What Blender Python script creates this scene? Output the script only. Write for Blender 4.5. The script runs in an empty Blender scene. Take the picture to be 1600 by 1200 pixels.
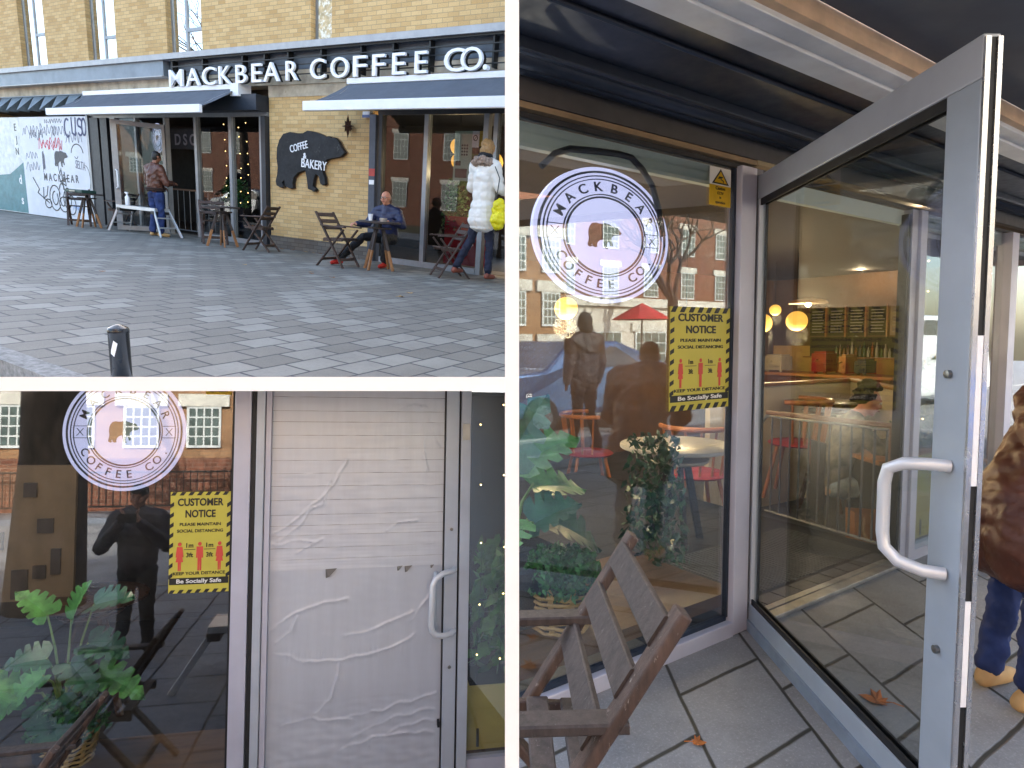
import bpy, bmesh, math, random
from mathutils import Vector, Matrix, Euler, noise
R = math.radians
scene = bpy.context.scene
COL = scene.collection
# ---------------------------------------------------------------- camera, sky, sun, exposure
cam_d = bpy.data.cameras.new('camera'); cam = bpy.data.objects.new('camera', cam_d); COL.objects.link(cam)
cam_d.sensor_width = 36.0; cam_d.lens = 36.0*1000/1600; cam_d.clip_start = .05; cam_d.clip_end = 600
PITCH = R(3.97); EYE = Vector((0, 0, 1.373))
cam.location = EYE; cam.rotation_euler = (R(90)-PITCH, 0, 0); scene.camera = cam
world = bpy.data.worlds.new('World'); scene.world = world; world.use_nodes = True
SUN_EL, SUN_AZ = R(31), R(-15)      # low sun beyond the shops: their fronts stand in open shade
nt = world.node_tree; bg = nt.nodes['Background']; sky = nt.nodes.new('ShaderNodeTexSky')
sky.sky_type = 'NISHITA'; sky.sun_disc = False; sky.sun_elevation = SUN_EL; sky.sun_rotation = SUN_AZ
sky.air_density = 1.2; sky.dust_density = 2.5; sky.ozone_density = 1.0
nt.links.new(sky.outputs[0], bg.inputs[0]); bg.inputs[1].default_value = .15
sl = bpy.data.lights.new('sun', 'SUN'); sl.energy = 3.1; sl.angle = R(.5); sl.color = (1, .93, .82)
sun = bpy.data.objects.new('sun', sl); COL.objects.link(sun)
sun.rotation_euler = Vector((math.sin(SUN_AZ)*math.cos(SUN_EL), math.cos(SUN_AZ)*math.cos(SUN_EL), math.sin(SUN_EL))).to_track_quat('Z', 'Y').to_euler()
scene.view_settings.view_transform = 'Standard'; scene.view_settings.look = 'None'
scene.view_settings.exposure = 2.5; scene.view_settings.gamma = 1
scene.render.engine = 'CYCLES'
scene.cycles.max_bounces = 10; scene.cycles.transparent_max_bounces = 16; scene.cycles.glossy_bounces = 5
scene.cycles.sample_clamp_indirect = 6; scene.cycles.caustics_reflective = False; scene.cycles.caustics_refractive = False

# the three places: local axes x along the shop front, y into the shop, z up; every place is rigid and life-size
CW = Matrix(((1, 0, 0), (0, -math.sin(PITCH), math.cos(PITCH)), (0, -math.cos(PITCH), -math.sin(PITCH))))
def place(L, O):
    L = CW @ Matrix(L); O = CW @ Vector(O) + EYE
    M = L.to_4x4(); M.translation = O
    return M
PLACE = {1: place(((.85398, .5145, .0775), (.19428, -.17714, -.96482), (-.48267, .83899, -.25123)), (-2.7250, -2.3950, 12.385)),
         2: place(((.97822, -.20709, .01409), (.01862, .01998, -.99963), (.20673, .97812, .0234)), (-1.351, 2.290, 3.318)),
         3: place(((.82353, -.56727, -.00286), (-.04157, -.05532, -.9976), (.56575, .82167, -.06914)), (1.131, 1.159, 3.091)),
         0: Matrix.Identity(4)}
SETOF = {}; CUR = [0]; NOCLIP = set()
# ---------------------------------------------------------------- materials
MATS = {}
def srgb(h):
    c = [int(h[i:i+2], 16)/255 for i in (0, 2, 4)]
    return tuple(x/12.92 if x < .04 else ((x+.055)/1.055)**2.4 for x in c)+(1,)
def N(nt, t, **k):
    n = nt.nodes.new('ShaderNode'+t)
    for a, b in k.items():
        if a.startswith('i_'): n.inputs[int(a[2:]) if a[2:].isdigit() else a[2:].replace('_', ' ')].default_value = b
        else: setattr(n, a, b)
    return n
def mth(nt, op, a, b=None, c=None):
    n = nt.nodes.new('ShaderNodeMath'); n.operation = op
    for i, v in enumerate((a, b, c)):
        if v is None: continue
        if isinstance(v, (int, float)): n.inputs[i].default_value = v
        else: nt.links.new(v, n.inputs[i])
    return n.outputs[0]
def mixc(nt, f, a, b, bt='MIX'):
    n = nt.nodes.new('ShaderNodeMix'); n.data_type = 'RGBA'; n.blend_type = bt
    for i, v in ((0, f), (6, a), (7, b)):
        if isinstance(v, (int, float, tuple)): n.inputs[i].default_value = v
        else: nt.links.new(v, n.inputs[i])
    return n.outputs[2]
def ramp(nt, v, p0, p1):
    n = nt.nodes.new('ShaderNodeMapRange'); n.inputs[1].default_value = p0; n.inputs[2].default_value = p1
    nt.links.new(v, n.inputs[0]); return n.outputs[0]
def newmat(name):
    m = bpy.data.materials.new(name); m.use_nodes = True
    return m, m.node_tree, m.node_tree.nodes['Principled BSDF']
def noisy(nt, sc, det=4, vec=None, rough=.6):
    n = N(nt, 'TexNoise'); n.inputs['Scale'].default_value = sc; n.inputs['Detail'].default_value = det; n.inputs['Roughness'].default_value = rough
    if vec is None:
        t = N(nt, 'TexCoord'); vec = t.outputs['Object']
    nt.links.new(vec, n.inputs['Vector']); return n.outputs['Fac']
def bump(nt, p, h, st=.3, d=.01):
    b = N(nt, 'Bump'); b.inputs['Strength'].default_value = st; b.inputs['Distance'].default_value = d
    nt.links.new(h, b.inputs['Height']); nt.links.new(b.outputs[0], p.inputs['Normal'])
def mat(name, col, rough=.6, metal=0, var=.15, sc=6, bmp=.0, emit=None, es=0, spec=None, sheen=0, stretch=None, wear=None):
    if name in MATS: return MATS[name]
    m, nt, p = newmat(name); c = srgb(col) if isinstance(col, str) else tuple(col)+(1,)
    vec = None
    if stretch:
        t = N(nt, 'TexCoord'); mp = N(nt, 'Mapping'); mp.inputs['Scale'].default_value = stretch
        nt.links.new(t.outputs['Object'], mp.inputs[0]); vec = mp.outputs[0]
    if var:
        f = noisy(nt, sc, 6, vec); lo = tuple(x*max(.12, 1-var*1.6) for x in c[:3])+(1,); hi = tuple(min(1, x*(1+var)) for x in c[:3])+(1,)
        out = mixc(nt, ramp(nt, f, .3, .7), lo, hi)
        if wear:
            g = noisy(nt, wear[1], 8, vec, .75); out = mixc(nt, ramp(nt, g, wear[2], wear[2]+.06), out, srgb(wear[0]))
        nt.links.new(out, p.inputs['Base Color'])
        r = mth(nt, 'MULTIPLY_ADD', noisy(nt, sc*3, 3, vec), .3, rough-.15); nt.links.new(r, p.inputs['Roughness'])
    else:
        p.inputs['Base Color'].default_value = c; p.inputs['Roughness'].default_value = rough
    p.inputs['Metallic'].default_value = metal
    if spec is not None: p.inputs['Specular IOR Level'].default_value = spec
    if sheen: p.inputs['Sheen Weight'].default_value = sheen
    if bmp: bump(nt, p, noisy(nt, sc*8, 6, vec), bmp)
    if emit: p.inputs['Emission Color'].default_value = srgb(emit); p.inputs['Emission Strength'].default_value = es
    MATS[name] = m; return m
def glass(name, refl=.3, tint='ffffff', dirt=.0, k=None):
    m, nt, p = newmat(name); nt.nodes.remove(p); out = nt.nodes['Material Output']
    tr = N(nt, 'BsdfTransparent'); tr.inputs[0].default_value = srgb(tint)
    gl = N(nt, 'BsdfGlossy'); gl.inputs['Roughness'].default_value = .0; gl.inputs[0].default_value = (.95, .97, 1, 1)
    lw = N(nt, 'LayerWeight'); lw.inputs[0].default_value = .5
    f = mth(nt, 'MULTIPLY_ADD', mth(nt, 'POWER', lw.outputs['Facing'], 3.5), (1-refl) if k is None else k, refl)
    mx = N(nt, 'MixShader'); nt.links.new(f, mx.inputs[0]); nt.links.new(tr.outputs[0], mx.inputs[1]); nt.links.new(gl.outputs[0], mx.inputs[2])
    if dirt:
        df = N(nt, 'BsdfDiffuse'); df.inputs[0].default_value = (.6, .62, .65, 1)
        g = mth(nt, 'MULTIPLY', ramp(nt, noisy(nt, 2.5, 8), .45, .75), dirt)
        m2 = N(nt, 'MixShader'); nt.links.new(g, m2.inputs[0]); nt.links.new(mx.outputs[0], m2.inputs[1]); nt.links.new(df.outputs[0], m2.inputs[2]); mx = m2
    nt.links.new(mx.outputs[0], out.inputs[0]); MATS[name] = m; return m
def brickmat(name, c1, c2, mortar, bw=.225, rh=.075, plane='xz', dark=.3, bmp=.5):
    m, nt, p = newmat(name); t = N(nt, 'TexCoord'); s = N(nt, 'SeparateXYZ'); c = N(nt, 'CombineXYZ')
    nt.links.new(t.outputs['Object'], s.inputs[0])
    u = mth(nt, 'ADD', s.outputs[0], s.outputs[1]) if plane == 'xz' else s.outputs[0]
    nt.links.new(u, c.inputs[0]); nt.links.new(s.outputs[2], c.inputs[1])
    b = N(nt, 'TexBrick'); b.inputs['Scale'].default_value = 1; b.inputs['Brick Width'].default_value = bw; b.inputs['Row Height'].default_value = rh
    b.inputs['Mortar Size'].default_value = .005; b.inputs['Mortar Smooth'].default_value = .3; b.inputs['Bias'].default_value = 0
    b.inputs['Color1'].default_value = srgb(c1); b.inputs['Color2'].default_value = srgb(c2); b.inputs['Mortar'].default_value = srgb(mortar)
    nt.links.new(c.outputs[0], b.inputs['Vector'])
    f = noisy(nt, 1.2, 5, c.outputs[0]); col = mixc(nt, mth(nt, 'MULTIPLY', ramp(nt, f, .35, .75), dark), b.outputs['Color'], srgb('6b5230'), 'MIX')
    g = noisy(nt, 60, 4, c.outputs[0]); col = mixc(nt, mth(nt, 'MULTIPLY', ramp(nt, g, .5, .75), .35), col, srgb('4a3a25'))
    nt.links.new(col, p.inputs['Base Color']); p.inputs['Roughness'].default_value = .85
    h = mth(nt, 'SUBTRACT', mth(nt, 'MULTIPLY', g, .3), b.outputs['Fac']); bump(nt, p, h, bmp, .008)
    MATS[name] = m; return m
def paving(name, wid, ln, skew, stag, ox, oy, base, light=None, lightamt=.0, joint='2b2b2c', mort=.006, stain=.5):
    m, nt, p = newmat(name); t = N(nt, 'TexCoord'); s = N(nt, 'SeparateXYZ'); nt.links.new(t.outputs['Object'], s.inputs[0])
    wob = mth(nt, 'MULTIPLY', mth(nt, 'SUBTRACT', noisy(nt, 3.0, 3), .5), mort*2.2)
    ac = mth(nt, 'ADD', mth(nt, 'MULTIPLY_ADD', s.outputs[1], -skew, s.outputs[0]), wob); ac = mth(nt, 'DIVIDE', mth(nt, 'SUBTRACT', ac, ox), wid)
    row = mth(nt, 'FLOOR', ac); fa = mth(nt, 'SUBTRACT', ac, row)
    al = mth(nt, 'DIVIDE', mth(nt, 'SUBTRACT', mth(nt, 'ADD', s.outputs[1], wob), oy), ln)
    al = mth(nt, 'ADD', al, mth(nt, 'MULTIPLY', mth(nt, 'FLOORED_MODULO', row, 2.0), stag)); idx = mth(nt, 'FLOOR', al); fb = mth(nt, 'SUBTRACT', al, idx)
    def edge(f, w):
        d = mth(nt, 'MINIMUM', f, mth(nt, 'SUBTRACT', 1.0, f)); return mth(nt, 'MULTIPLY', d, w)
    d = mth(nt, 'MINIMUM', edge(fa, wid), edge(fb, ln))
    mo = mth(nt, 'SUBTRACT', 1.0, ramp(nt, d, mort*.5, mort*1.1))
    cv = N(nt, 'CombineXYZ'); nt.links.new(row, cv.inputs[0]); nt.links.new(idx, cv.inputs[1])
    wn = N(nt, 'TexWhiteNoise'); wn.noise_dimensions = '2D'; nt.links.new(cv.outputs[0], wn.inputs['Vector'])
    c = srgb(base); lo = tuple(x*.82 for x in c[:3])+(1,); hi = tuple(x*1.13 for x in c[:3])+(1,)
    col = mixc(nt, wn.outputs['Value'], lo, hi)
    if light:
        n = noisy(nt, .16, 2, cv.outputs[0]); sel = mth(nt, 'ADD', mth(nt, 'MULTIPLY', wn.outputs['Value'], .35), n)
        col = mixc(nt, mth(nt, 'GREATER_THAN', sel, lightamt), col, srgb(light))
    st = noisy(nt, 1.7, 8, None, .7); col = mixc(nt, mth(nt, 'MULTIPLY', ramp(nt, st, .42, .72), stain), col, tuple(x*.45 for x in c[:3])+(1,))
    sp = noisy(nt, 90, 4, None, .8); col = mixc(nt, mth(nt, 'MULTIPLY', ramp(nt, sp, .52, .7), .45), col, tuple(min(1, x*1.9) for x in c[:3])+(1,))
    sp2 = noisy(nt, 30, 6, None, .8); col = mixc(nt, mth(nt, 'MULTIPLY', ramp(nt, sp2, .5, .7), .35), col, tuple(x*.5 for x in c[:3])+(1,))
    col = mixc(nt, mo, col, srgb(joint)); nt.links.new(col, p.inputs['Base Color'])
    p.inputs['Roughness'].default_value = .72
    h = mth(nt, 'SUBTRACT', mth(nt, 'MULTIPLY', sp2, .35), mth(nt, 'MULTIPLY', mo, 1.5)); bump(nt, p, h, .6, .006)
    MATS[name] = m; return m
# ---------------------------------------------------------------- mesh helper
class MB:
    def __init__(s): s.v = []; s.f = []; s.mi = []; s.m = 0; s.T = Matrix.Identity(4)
    def add(s, vs, fs):
        n = len(s.v); s.v += [s.T @ Vector(v) for v in vs]; s.f += [tuple(i+n for i in f) for f in fs]; s.mi += [s.m]*len(fs)
        return s
    def box(s, x0, x1, y0, y1, z0, z1):
        s.add([(x0, y0, z0), (x1, y0, z0), (x1, y1, z0), (x0, y1, z0), (x0, y0, z1), (x1, y0, z1), (x1, y1, z1), (x0, y1, z1)],
              [(0, 3, 2, 1), (4, 5, 6, 7), (0, 1, 5, 4), (1, 2, 6, 5), (2, 3, 7, 6), (3, 0, 4, 7)]); return s
    def bar(s, a, b, w, h, up=(0, 0, 1), ch=0):
        a = Vector(a); b = Vector(b); d = b-a; L = d.length; d.normalize(); u = Vector(up)
        x = d.cross(u)
        if x.length < 1e-4: x = d.cross(Vector((0, 1, 0)))
        x.normalize(); z = x.cross(d)
        vs = []
        c = min(w, h)*.18
        prof = [(-w/2+c, -h/2), (w/2-c, -h/2), (w/2, -h/2+c), (w/2, h/2-c), (w/2-c, h/2), (-w/2+c, h/2), (-w/2, h/2-c), (-w/2, -h/2+c)]
        for p in (a, b):
            for (i, j) in prof: vs.append(p+x*i+z*j)
        fs = [(i, (i+1) % 8, 8+(i+1) % 8, 8+i) for i in range(8)]+[tuple(range(7, -1, -1)), tuple(range(8, 16))]
        s.add(vs, fs); return s
    def tube(s, pts, r, n=8, cap=True):
        pts = [Vector(p) for p in pts]; rs = r if isinstance(r, (list, tuple)) else [r]*len(pts)
        vs = []; fs = []; ref = None
        for k, p in enumerate(pts):
            d = (pts[min(k+1, len(pts)-1)]-pts[max(k-1, 0)]).normalized()
            if ref is None: ref = d.orthogonal().normalized()
            x = (ref-d*ref.dot(d)).normalized(); y = d.cross(x); ref = x
            for i in range(n):
                a = 2*math.pi*i/n; vs.append(p+(x*math.cos(a)+y*math.sin(a))*rs[k])
        for k in range(len(pts)-1):
            for i in range(n): fs.append((k*n+i, k*n+(i+1) % n, (k+1)*n+(i+1) % n, (k+1)*n+i))
        if cap: fs += [tuple(range(n-1, -1, -1)), tuple((len(pts)-1)*n+i for i in range(n))]
        s.add(vs, fs); return s
    def lathe(s, prof, n=20, c=(0, 0, 0)):
        vs = []; fs = []
        for r, z in prof:
            for i in range(n):
                a = 2*math.pi*i/n; vs.append((c[0]+r*math.cos(a), c[1]+r*math.sin(a), c[2]+z))
        for k in range(len(prof)-1):
            for i in range(n): fs.append((k*n+i, k*n+(i+1) % n, (k+1)*n+(i+1) % n, (k+1)*n+i))
        fs += [tuple(range(n-1, -1, -1)), tuple((len(prof)-1)*n+i for i in range(n))]
        s.add(vs, fs); return s
    def ell(s, c, r, n=14, m=9):
        prof = [(math.sin(math.pi*k/m)+.0001, -math.cos(math.pi*k/m)) for k in range(m+1)]
        T = s.T; s.T = T @ Matrix.Translation(c) @ Matrix.Diagonal((r[0], r[1], r[2], 1)); s.lathe(prof, n); s.T = T; return s
    def prism(s, pts, y0, y1):      # outline in x,z extruded along y
        n = len(pts); vs = [(x, y0, z) for x, z in pts]+[(x, y1, z) for x, z in pts]
        s.add(vs, [tuple(range(n)), tuple(range(2*n-1, n-1, -1))]+[(i, n+i, n+(i+1) % n, (i+1) % n) for i in range(n)]); return s
    def ring(s, cx, cz, r0, r1, y0, y1, n=64):
        vs = []; fs = []
        for i in range(n):
            a = 2*math.pi*i/n; c, d = math.cos(a), math.sin(a)
            vs += [(cx+r0*c, y0, cz+r0*d), (cx+r1*c, y0, cz+r1*d), (cx+r1*c, y1, cz+r1*d), (cx+r0*c, y1, cz+r0*d)]
        for i in range(n):
            a = 4*i; b = 4*((i+1) % n)
            for q in range(4): fs.append((a+q, b+q, b+(q+1) % 4, a+(q+1) % 4))
        s.add(vs, fs); return s
    def disc(s, cx, cz, r, y0, y1, n=64):
        return s.prism([(cx+r*math.cos(2*math.pi*i/n), cz+r*math.sin(2*math.pi*i/n)) for i in range(n)], y0, y1)
    def stroke(s, pts, w, y0, th=.003):  # flat pen line in x,z on a wall facing -y
        for (x0, z0), (x1, z1) in zip(pts, pts[1:]):
            dx, dz = x1-x0, z1-z0; L = math.hypot(dx, dz) or 1; nx, nz = -dz/L*w/2, dx/L*w/2; ex, ez = dx/L*w*.35, dz/L*w*.35
            s.prism([(x0+nx-ex, z0+nz-ez), (x0-nx-ex, z0-nz-ez), (x1-nx+ex, z1-nz+ez), (x1+nx+ex, z1+nz+ez)], y0-th, y0)
            y0 -= .00003
        return s
    def text(s, t, x, z, size, y0, th=.004, align='CENTER', bold=0., mirror=1, rot=0, sx=1., space=1.):
        V, F, w = glyphs(t, bold, space); off = {'CENTER': -w/2, 'LEFT': 0, 'RIGHT': -w}[align]
        ca, sa = math.cos(rot), math.sin(rot); vs = []
        for vx, vy, vz in V:
            a, b = (vx+off)*size*sx, vy*size; vs.append((x+a*ca-b*sa, y0-(vz+1)/2*th, z+a*sa+b*ca))
        s.add(vs, F); return s
    def build(s, name, material, parent=None, smooth=False, bevel=0, loc=None):
        me = bpy.data.meshes.new(name); me.from_pydata([tuple(v) for v in s.v], [], s.f)
        for mm in (material if isinstance(material, (list, tuple)) else [material]): me.materials.append(mm)
        if any(s.mi): me.polygons.foreach_set('material_index', s.mi)
        bm = bmesh.new(); bm.from_mesh(me); bmesh.ops.recalc_face_normals(bm, faces=bm.faces); bm.to_mesh(me); bm.free()
        if smooth:
            me.polygons.foreach_set('use_smooth', [True]*len(me.polygons))
            if hasattr(me, 'set_sharp_from_angle'): me.set_sharp_from_angle(angle=R(40))
        me.update(); o = bpy.data.objects.new(name, me); COL.objects.link(o)
        if parent: o.parent = parent
        else: SETOF[o.name] = CUR[0]
        if bevel:
            md = o.modifiers.new('b', 'BEVEL'); md.width = bevel; md.segments = 2; md.limit_method = 'ANGLE'
        return o
_G = {}
def glyphs(t, bold=0., space=1.):
    k = (t, bold, space)
    if k in _G: return _G[k]
    cu = bpy.data.curves.new('t', 'FONT'); cu.body = t; cu.size = 1; cu.extrude = 1; cu.offset = bold; cu.space_character = space; cu.resolution_u = 4
    o = bpy.data.objects.new('t', cu); COL.objects.link(o); bpy.context.view_layer.update()
    me = bpy.data.meshes.new_from_object(o.evaluated_get(bpy.context.evaluated_depsgraph_get()))
    V = [tuple(v.co) for v in me.vertices]; F = [tuple(p.vertices) for p in me.polygons]
    x0 = min((v[0] for v in V), default=0); x1 = max((v[0] for v in V), default=0)
    V = [(a-x0, b, c) for a, b, c in V]
    bpy.data.objects.remove(o); bpy.data.curves.remove(cu); bpy.data.meshes.remove(me)
    _G[k] = (V, F, x1-x0); return _G[k]
def tag(o, label, cat, group=None, kind=None):
    if label: o['label'] = label
    if cat: o['category'] = cat
    if group: o['group'] = group
    if kind: o['kind'] = kind
    return o
def thing(name, label, cat, loc=(0, 0, 0), rz=0, group=None, sc=1.):
    o = bpy.data.objects.new(name, None); COL.objects.link(o); o.empty_display_size = .1
    o.location = loc; o.rotation_euler = (0, 0, rz); o.scale = (sc, sc, sc); SETOF[o.name] = CUR[0]
    return tag(o, label, cat, group)
def struct(name, mb, m):
    o = mb.build(name, m); o['kind'] = 'structure'; return o
def dup(root, label, loc, rz=None, group=None):
    r = root.copy(); COL.objects.link(r); r.location = loc; SETOF[r.name] = CUR[0]
    if rz is not None: r.rotation_euler = (0, 0, rz)
    r['label'] = label
    if group: r['group'] = group
    def rec(a, b):
        for ch in [c for c in COL.objects if c.parent == a]:
            d = ch.copy(); COL.objects.link(d); d.parent = b; rec(ch, d)
    rec(root, r); return r
def far(o):
    NOCLIP.add(o.name); return o
# ---------------------------------------------------------------- soft bodies: tapered limbs melted into one surface
def melt(name, prims, material, parent, vox=.012, smooth=3, disp=0, quilt=None):
    mb = MB()
    for p in prims:
        if len(p) == 4:      # limb: a, ra, b, rb
            a, ra, b, rb = Vector(p[0]), p[1], Vector(p[2]), p[3]; n = 7; L = (b-a).length or .01
            pts = [a-(b-a)/L*ra*.98]+[a-(b-a)/L*ra*.7]+[a+(b-a)*k/n for k in range(n+1)]+[b+(b-a)/L*rb*.7]+[b+(b-a)/L*rb*.98]
            rr = [ra*.2, ra*.72]+[ra+(rb-ra)*k/n for k in range(n+1)]+[rb*.72, rb*.2]
            mb.tube(pts, rr, 12)
        else:                # ellipsoid: centre, radii, rot
            T = mb.T; mb.T = Matrix.Translation(p[0]) @ p[2].to_matrix().to_4x4() if isinstance(p[2], Euler) else Matrix.Translation(p[0]); mb.ell((0, 0, 0), p[1], 16, 10); mb.T = T
    me = bpy.data.meshes.new('tmp'); me.from_pydata([tuple(v) for v in mb.v], [], mb.f)
    o = bpy.data.objects.new('tmp', me); COL.objects.link(o)
    r = o.modifiers.new('r', 'REMESH'); r.mode = 'VOXEL'; r.voxel_size = vox; r.use_smooth_shade = True
    if smooth: sm = o.modifiers.new('s', 'SMOOTH'); sm.factor = .5; sm.iterations = smooth
    bpy.context.view_layer.update()
    m2 = bpy.data.meshes.new_from_object(o.evaluated_get(bpy.context.evaluated_depsgraph_get())); bpy.data.objects.remove(o)
    if disp:
        for v in m2.vertices: v.co += v.normal*disp*(noise.noise(v.co*22)+.5*noise.noise(v.co*55)+1.3*noise.noise(Vector((v.co.x*9, v.co.y*9, v.co.z*16))))+(v.normal*quilt[1]*(abs(math.sin(math.pi*v.co.z/quilt[0]))**.5-.6) if quilt else Vector((0, 0, 0)))
    m2.materials.clear(); m2.materials.append(material); m2.name = name
    o = bpy.data.objects.new(name, m2); COL.objects.link(o); o.parent = parent
    return o
def lerp(a, b, t): return Vector(a)*(1-t)+Vector(b)*t
def hand_prims(wr, d, side, palm, curl=.5, s=1.):   # wrist, direction, thumb side vector, palm normal
    wr, d = Vector(wr), Vector(d).normalized(); t = Vector(side); t = (t-d*t.dot(d)).normalized(); n = d.cross(t)
    if n.dot(Vector(palm)) < 0: n = -n
    P = [(wr, .024*s, wr+d*.045*s, .026*s), (wr+d*.03*s+t*.018*s, .02*s, wr+d*.085*s+t*.024*s, .014*s), (wr+d*.03*s-t*.018*s, .02*s, wr+d*.08*s-t*.026*s, .013*s), (wr+d*.04*s, .022*s, wr+d*.09*s, .014*s)]
    for k, (o, L) in enumerate(((.03, .068), (.01, .078), (-.011, .072), (-.03, .056))):
        b = wr+d*(.088-.004*abs(k-1))*s+t*o*s; v = d; p = b; r = .0095*s
        for q, f in enumerate((.45, .3, .25)):
            v = (v*math.cos(curl*.9)+n*math.sin(curl*.9)).normalized(); e = p+v*L*f*s; P.append((p, r, e, r*.9)); p = e; r *= .9
    b = wr+d*.03*s+t*.026*s; m = b+(d*.5+t*.8+n*.25).normalized()*.04*s; e = m+(d*.85+t*.2+n*.45).normalized()*.032*s
    P += [(b, .014*s, m, .011*s), (m, .011*s, e, .009*s)]
    return P
def head(parent, c, yaw=0, pitch=0, skin=None, hair=None, style='short', face=True, s=1., glasses=False):
    """head centred at c looking along -y (turned by yaw, pitch)"""
    T = Matrix.Translation(c) @ Euler((pitch, 0, yaw)).to_matrix().to_4x4()
    def q(x, y, z): return T @ Vector((x*s, y*s, z*s))
    E = Euler((pitch, 0, yaw))
    P = [(q(0, .01, .025), (.074*s, .092*s, .09*s), E), (q(0, -.012, -.045), (.058*s, .068*s, .066*s), E), (q(0, -.045, -.083), .03*s, q(0, -.05, -.088), .028*s),
         (q(0, -.085, .012), .012*s, q(0, -.105, -.018), .015*s), (q(-.012, -.093, -.02), .009*s, q(.012, -.093, -.02), .009*s),
         (q(-.03, -.078, .032), .013*s, q(.03, -.078, .032), .013*s), (q(-.02, -.08, -.052), .011*s, q(.02, -.08, -.052), .011*s),
         (q(-.076, .012, -.0), (.01*s, .02*s, .031*s), E), (q(.076, .012, -.0), (.01*s, .02*s, .031*s), E)]
    P += [(q(-.045, -.055, -.025), (.022*s, .022*s, .025*s), E), (q(.045, -.055, -.025), (.022*s, .022*s, .025*s), E)]
    return P, q, E
SKIN = mat('skin', 'c98a6e', .5, var=.08, sc=20); SKIN2 = mat('skin_dark', '8a5a42', .5, var=.08, sc=20)
HAIRD = mat('hair_dark', '1c1512', .55, var=.4, sc=60, stretch=(6, 6, 1)); HAIRB = mat('hair_blonde', 'a8804e', .5, var=.6, sc=50, stretch=(6, 6, 1))
BLACK = mat('black', '101012', .5, var=.1)
def human(name, label, loc, rz, J, jk, tr, sh, skin, group=None, hairm=None, hair='short', jr=1., tr_r=1., hands=True, vox=.0145, eyes=False, jdisp=.006, coat=None, sc=1., curl=.6, sleeves=True, quilt=None, hem=None):
    t = thing(name, label, 'person', loc, rz, group, sc)
    g = lambda k: Vector(J[k])
    P, q, E = head(t, g('head'), J.get('yaw', 0), J.get('pitch', 0))
    body = list(P)
    body += [(g('neck'), .058, g('head')+Vector((0, .012, -.03)), .054), (g('neck'), .06, g('chest'), .1), (g('chest'), .12, g('hip'), .11)]
    for s in 'LR':
        body += [(g('sh'+s), .05, g('el'+s), .038), (g('el'+s), .038, g('wr'+s), .025), (g('chest'), .08, g('sh'+s), .05)]
        body += [(g('hp'+s), .075, g('kn'+s), .05), (g('kn'+s), .05, g('an'+s), .036), (g('hip'), .1, g('hp'+s), .08)]
        if hands:
            d = (g('wr'+s)-g('el'+s)).normalized(); d = J.get('hd'+s, d); sd = J.get('th'+s, (0, -1, 0)); pm = J.get('pl'+s, (0, 0, -1))
            body += hand_prims(g('wr'+s), d, sd, pm, curl)
        else: body += [(g('wr'+s), .025, g('wr'+s)+(g('wr'+s)-g('el'+s)).normalized()*.1, .02)]
    melt('body', body, skin, t, .0105, 2)
    j = jr
    jp = [(g('neck')-Vector((0, 0, .01)), .075*j, g('chest'), .135*j), (g('chest')+Vector((.045, 0, 0)), .118*j, g('hip')+Vector((.04, 0, .04)), .115*j), (g('chest')-Vector((.045, 0, 0)), .118*j, g('hip')+Vector((-.04, 0, .04)), .115*j)]
    for s in 'LR':
        jp += [(g('neck'), .06*j, g('sh'+s), .075*j), (g('chest'), .12*j, g('sh'+s), .078*j), (g('sh'+s), .075*j, g('el'+s), .06*j)]
        if sleeves: jp += [(g('el'+s), .06*j, lerp(g('el'+s), g('wr'+s), .97), .042*j)]
    if coat: jp += [(g('hip')+Vector((.05, 0, 0)), .13*j, Vector((.07, 0, coat)) + Vector((g('hip').x, g('hip').y, 0)), .14*j), (g('hip')-Vector((.05, 0, 0)), .13*j, Vector((-.07, 0, coat)) + Vector((g('hip').x, g('hip').y, 0)), .14*j)]
    jo = melt('jacket', jp, jk, t, vox, 3, jdisp, quilt)
    if hem:
        h_ = g('hip')+Vector((0, 0, .07)); m = MB()
        for z_, r_, s_ in ((0, .168*j, .006), (.035, .17*j, .006)): m.tube([(h_.x+r_*1.05*math.cos(a*.3927), h_.y+r_*.84*math.sin(a*.3927), h_.z+z_-.03) for a in range(17)], .02, 8, False)
        m.build('waistband', hem, jo, True); n_ = g('neck'); m = MB(); m.tube([(n_.x+.075*math.cos(a*.3927), n_.y+.07*math.sin(a*.3927)-.01, n_.z+.0+.012*math.sin(a*.3927)) for a in range(17)], .024, 8, False); m.build('collar', hem, jo, True)
    k = tr_r; tp = [(g('hip')+Vector((0, 0, .06)), .13*k, g('hip'), .13*k)]
    for s in 'LR': tp += [(g('hip'), .115*k, g('hp'+s), .1*k), (g('hp'+s), .1*k, g('kn'+s), .068*k), (g('kn'+s), .068*k, lerp(g('kn'+s), g('an'+s), .93), .062*k)]
    melt('trousers', tp, tr, t, vox, 2, .011)
    for s in 'LR':
        a = g('an'+s); d = Vector(J.get('ft'+s, (0, -1, 0))).normalized()
        melt('shoe', [(a+Vector((0, 0, -.01)), .045, a-Vector((0, 0, .04))-d*.03, .042), (a-Vector((0, 0, .045))-d*.035, .038, a-Vector((0, 0, .045))+d*.09, .04), (a-Vector((0, 0, .045))+d*.08, .042, a-Vector((0, 0, .052))+d*.15, .033)], sh, t, .013, 2)
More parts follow.
